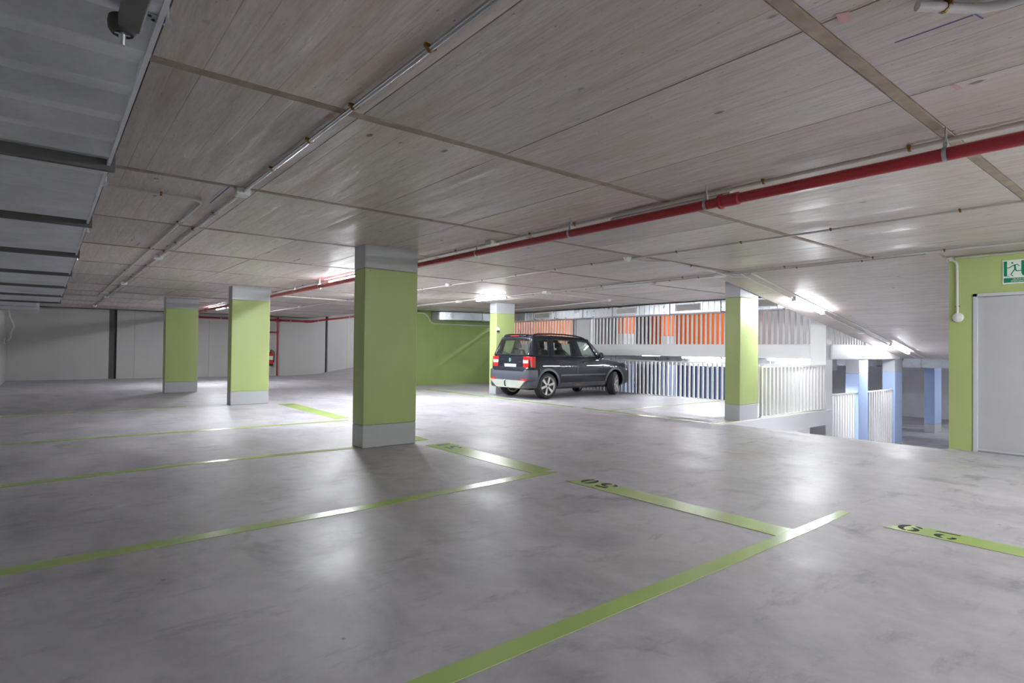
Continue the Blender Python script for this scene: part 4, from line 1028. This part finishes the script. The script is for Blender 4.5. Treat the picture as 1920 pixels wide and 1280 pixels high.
def shell(quads, th, sdv):
    b = MB()
    for q in quads: b.add(q, [(0, 1, 2, 3)])
    return b
def solid(o, th): 
    mdf = o.modifiers.new('thick', 'SOLIDIFY'); mdf.thickness = th; mdf.offset = 0
def weld(o):
    bmx = bmesh.new(); bmx.from_mesh(o.data); bmesh.ops.remove_doubles(bmx, verts=bmx.verts, dist=.0008); bmesh.ops.recalc_face_normals(bmx, faces=bmx.faces); bmx.to_mesh(o.data); bmx.free()
    o.data.shade_smooth(); o.data.set_sharp_from_angle(angle=math.radians(35))
GL = {(1, 1): 'quarter_window', (3, 1): 'rear_door_window', (5, 1): 'front_door_window'}
for sd in (-1, 1):
    qs = []
    for i in range(7):
        for j in range(4):
            if (i, j) in GL: continue
            qs.append(cell(i, j, sd))
    o = shell(qs, .03, sd).build('pillar_frame', 'car_paint', car); weld(o); solid(o, .035)
    for (i, j), nm in GL.items():
        o = MB().add(cell(i, j, sd, -.004), [(0, 1, 2, 3)]).build(nm, 'car_glass', car); solid(o, .005)
    for (i, j), nm in GL.items():   # rubber / bright surround
        c4 = cell(i, j, sd, .016); b = MB(); b.tube(c4, .009, 6, closed=True); b.build('window_seal', 'black_plastic', car, smooth=60)
# roof
vs = []; NX, NY = 14, 10
for i in range(NX+1):
    x = .34+(2.43-.34)*i/NX
    for k in range(NY+1):
        u = -1+2*k/NY; z = roofz(x)+.055*(1-abs(u)**2.4)
        vs.append((x, u*(YR-(max(0, .5-x)*.04)), z))
fs = [(i*(NY+1)+k, (i+1)*(NY+1)+k, (i+1)*(NY+1)+k+1, i*(NY+1)+k+1) for i in range(NX) for k in range(NY)]
o = MB().add(vs, fs).build('roof', 'car_paint', car); weld(o); solid(o, .03)
# windscreen and tailgate glass
def lerp(a, c, t_): return a+(c-a)*t_
def panel_between(L0, L1, R0, R1, bow, nu=8, nv=6):   # L0,R0 bottom corners ; L1,R1 top corners; bow along x
    vs = []
    for j in range(nv+1):
        for i in range(nu+1):
            a = lerp(L0, L1, j/nv); c = lerp(R0, R1, j/nv); p = lerp(a, c, i/nu); u = -1+2*i/nu
            vs.append((p.x+bow*(1-u*u), p.y, p.z+.05*(j/nv)*(1-abs(u)**2.4)))
    fs = [(j*(nu+1)+i, j*(nu+1)+i+1, (j+1)*(nu+1)+i+1, (j+1)*(nu+1)+i) for j in range(nv) for i in range(nu)]
    return vs, fs
a0, a1 = gs(*VL[7], 0, 1), gs(*VL[7], 1, 1); c0, c1 = gs(*VL[7], 0, -1), gs(*VL[7], 1, -1)
a0.z -= .04; c0.z -= .04
vs, fs = panel_between(a0, a1, c0, c1, .10); o = MB().add(vs, fs).build('windscreen', 'car_glass', car); solid(o, .006)
a0, a1 = gs(*VL[0], 0, 1), gs(*VL[0], 1, 1); c0, c1 = gs(*VL[0], 0, -1), gs(*VL[0], 1, -1)
vs, fs = panel_between(a0, a1, c0, c1, -.035, 24, 14)
fr = []; gl = []
for f in fs:
    i = f[0] % 25; j = f[0]//25
    (gl if (1 <= i <= 22 and 1 <= j <= 11) else fr).append(f)
o = MB().add(vs, fr).build('tailgate_frame', 'car_paint', car); weld(o); solid(o, .03)
o = MB().add(vs, gl).build('rear_window', 'car_glass', car); solid(o, .005)
MB().cbox((.315, 0, 1.605), (.09, .95, .03)).build('roof_spoiler', 'car_paint', car, bevel=.012)
MB().cbox((.268, 0, 1.603), (.012, .34, .02)).build('high_brake_lamp', 'lamp_red', car, bevel=.004)
b = MB(); b.tube([(.085, .02, 1.12), (.07, .02, 1.135), (.085, .12, 1.155), (.10, .40, 1.19)], .011, 6); b.lathe([(.03, 0), (.03, -.03), (.02, -.04)], 14, 'x', (.10, 0, 1.12)); b.build('rear_wiper', 'black_plastic', car)
for sd in (-1, 1):  # roof rails
    pts = [(.40, sd*(YR-.055), roofz(.4)+.03), (.47, sd*(YR-.055), 1.625), (.62, sd*(YR-.055), 1.648), (1.1, sd*(YR-.055), 1.662), (1.6, sd*(YR-.055), 1.652), (2.0, sd*(YR-.055), 1.625), (2.2, sd*(YR-.055), 1.59), (2.32, sd*(YR-.055), roofz(2.32)+.02)]
    MB().tube(pts, [.024, .024, .02, .018, .018, .019, .022, .024], 10).build('roof_rail', 'black_plastic', car, smooth=50)
    # door mirror
    b = MB(); b.lathe([(.03, -.05), (.075, -.04), (.095, 0), (.085, .05), (.04, .085)], 16, 'x', (2.62, sd*(.98), 1.10)); mr = b.build('door_mirror', 'car_paint', car, smooth=50)
    MB().tube([(2.66, sd*.80, 1.06), (2.64, sd*.92, 1.08)], .03, 8).build('mirror_arm', 'black_plastic', mr)
    MB().lathe([(.07, -.042), (.068, -.046)], 16, 'x', (2.62, sd*(.98), 1.10)).build('mirror_glass', 'chrome', mr)
    # headlamp
    b = MB(); b.add([(3.86, sd*.80, .76), (4.02, sd*.74, .74), (4.145, sd*.62, .70), (4.17, sd*.46, .66), (3.86, sd*.78, .86), (3.99, sd*.715, .835), (4.09, sd*.60, .80), (4.13, sd*.46, .765),
                     (3.86, sd*.70, .76), (3.98, sd*.64, .74), (4.05, sd*.55, .70), (4.05, sd*.46, .66), (3.86, sd*.68, .84), (3.95, sd*.62, .81), (4.0, sd*.52, .78), (4.02, sd*.46, .75)],
                    [(0, 1, 5, 4), (1, 2, 6, 5), (2, 3, 7, 6), (8, 12, 13, 9), (9, 13, 14, 10), (10, 14, 15, 11), (4, 5, 13, 12), (5, 6, 14, 13), (6, 7, 15, 14), (0, 8, 9, 1), (1, 9, 10, 2), (2, 10, 11, 3), (0, 4, 12, 8), (3, 11, 15, 7)])
    b.build('headlamp', 'lens_white', car, smooth=40)
MB().tube([(.55, 0, 1.615), (.42, 0, 1.80)], .004, 6).build('antenna', 'black_plastic', car)
# front grille and bumper insert
MB().box((4.10, -.45, .60), (4.185, .45, .70)).build('front_grille', 'black_plastic', car, bevel=.01)
MB().box((4.06, -.55, .34), (4.19, .55, .48)).build('front_bumper_insert', 'bumper_grey', car, bevel=.02)
# ---- wheels
def wheel(x, y, sd, steer=0.0):
    W2 = .105
    ty = MB().lathe([(.240, -W2), (.285, -W2), (.318, -W2+.018), (.33, -W2+.04), (.3305, -.03), (.326, -.028), (.326, -.022), (.3305, -.02), (.3305, .02), (.326, .022), (.326, .028), (.3305, .03), (.33, W2-.04), (.318, W2-.018), (.285, W2), (.240, W2)], 44, 'y', caps=False).build('tyre', 'rubber', car, smooth=35, loc=(x, y, WZ), rot=(0, 0, steer))
    o_ = sd  # outer side
    b = MB(); b.lathe([(.232, o_*(W2-.004)), (.240, o_*(W2+.002)), (.230, o_*(W2-.02)), (.214, o_*(W2-.03)), (.21, -o_*W2*.9), (.24, -o_*W2*.9)], 40, 'y', caps=False)
    for k in range(6):
        a = k*math.pi/3+.25; ca, sa = math.cos(a), math.sin(a)
        def P(r, w_, yy): return (r*ca-w_*sa, yy, r*sa+w_*ca)
        yo, yi = o_*(W2-.018), o_*(W2-.05); yo2 = o_*(W2-.006)
        b.hexa([P(.04, -.022, yi), P(.04, .022, yi), P(.222, .040, yi+o_*.02), P(.222, -.040, yi+o_*.02), P(.04, -.020, yo), P(.04, .020, yo), P(.222, .034, yo2), P(.222, -.034, yo2)])
    b.lathe([(.055, o_*(W2-.055)), (.06, o_*(W2-.02)), (.045, o_*(W2-.010)), (.034, o_*(W2-.006))], 20, 'y')
    b.build('rim', 'alloy', ty, smooth=35)
    MB().lathe([(.033, o_*(W2-.008)), (.030, o_*(W2-.003)), (.01, o_*(W2-.001))], 16, 'y').build('hub_cap', 'bumper_grey', ty, smooth=50)
    MB().lathe([(.19, o_*.02), (.19, o_*.005), (.05, o_*.03)], 28, 'y').build('brake_disc', 'slot_grey', ty, smooth=30)
for x, st in ((WR, 0), (WF, math.radians(27))):
    for sd in (-1, 1): wheel(x, sd*(.745), sd, st)
# ---- interior
def seat(x, y, name='front_seat'):
    b = MB(); b.hexa([(x-.02, y-.24, .55), (x+.5, y-.24, .58), (x+.5, y+.24, .58), (x-.02, y+.24, .55), (x-.02, y-.24, .72), (x+.5, y-.22, .76), (x+.5, y+.22, .76), (x-.02, y+.24, .72)])
    b.hexa([(x-.04, y-.24, .68), (x+.10, y-.24, .68), (x+.10, y+.24, .68), (x-.04, y+.24, .68), (x-.20, y-.20, 1.24), (x-.10, y-.20, 1.26), (x-.10, y+.20, 1.26), (x-.20, y+.20, 1.24)])
    s_ = b.build(name, 'seat_cloth', car, bevel=.04)
    MB().hexa([(x-.22, y-.13, 1.29), (x-.13, y-.13, 1.29), (x-.13, y+.13, 1.29), (x-.22, y+.13, 1.29), (x-.24, y-.11, 1.44), (x-.17, y-.11, 1.44), (x-.17, y+.11, 1.44), (x-.24, y+.11, 1.44)]).build('headrest', 'seat_cloth', s_, bevel=.03)
    MB().cyl((x-.16, y, 1.22), (x-.18, y, 1.32), .01, 6).build('headrest_post', 'black_plastic', s_)
seat(1.75, .37); seat(1.75, -.37); seat(.95, .40, 'rear_seat'); seat(.95, -.40, 'rear_seat')
MB().hexa([(2.55, -.72, .80), (2.95, -.74, .80), (2.95, .74, .80), (2.55, .72, .80), (2.62, -.70, 1.04), (2.98, -.72, 1.02), (2.98, .72, 1.02), (2.62, .70, 1.04)]).build('dashboard', 'black_plastic', car, bevel=.03)
b = MB(); b.tube([(2.48+.0, .37+.18*math.cos(a), 1.02+.17*math.sin(a)) for a in [2*math.pi*i/20 for i in range(20)]], .014, 8, closed=True); b.tube([(2.48, .37, 1.02), (2.7, .37, .95)], .03, 8); b.build('steering_wheel', 'black_plastic', car)
MB().cbox((2.36, 0, 1.46), (.03, .2, .06)).build('rear_view_mirror', 'black_plastic', car, bevel=.01)

# final proportions of the body: shorter tail and narrower track, set on the mesh itself
seen = set()
def reshape(o):
    for ch in o.children:
        if ch.name.startswith('tyre'): ch.location.y *= .94; continue
        if ch.data and ch.data.name not in seen:
            seen.add(ch.data.name)
            for v in ch.data.vertices:
                v.co.y *= .94
                if v.co.x < .62: v.co.x = .62-(.62-v.co.x)*.80
        reshape(ch)
reshape(car)
car.location.y = 11.66
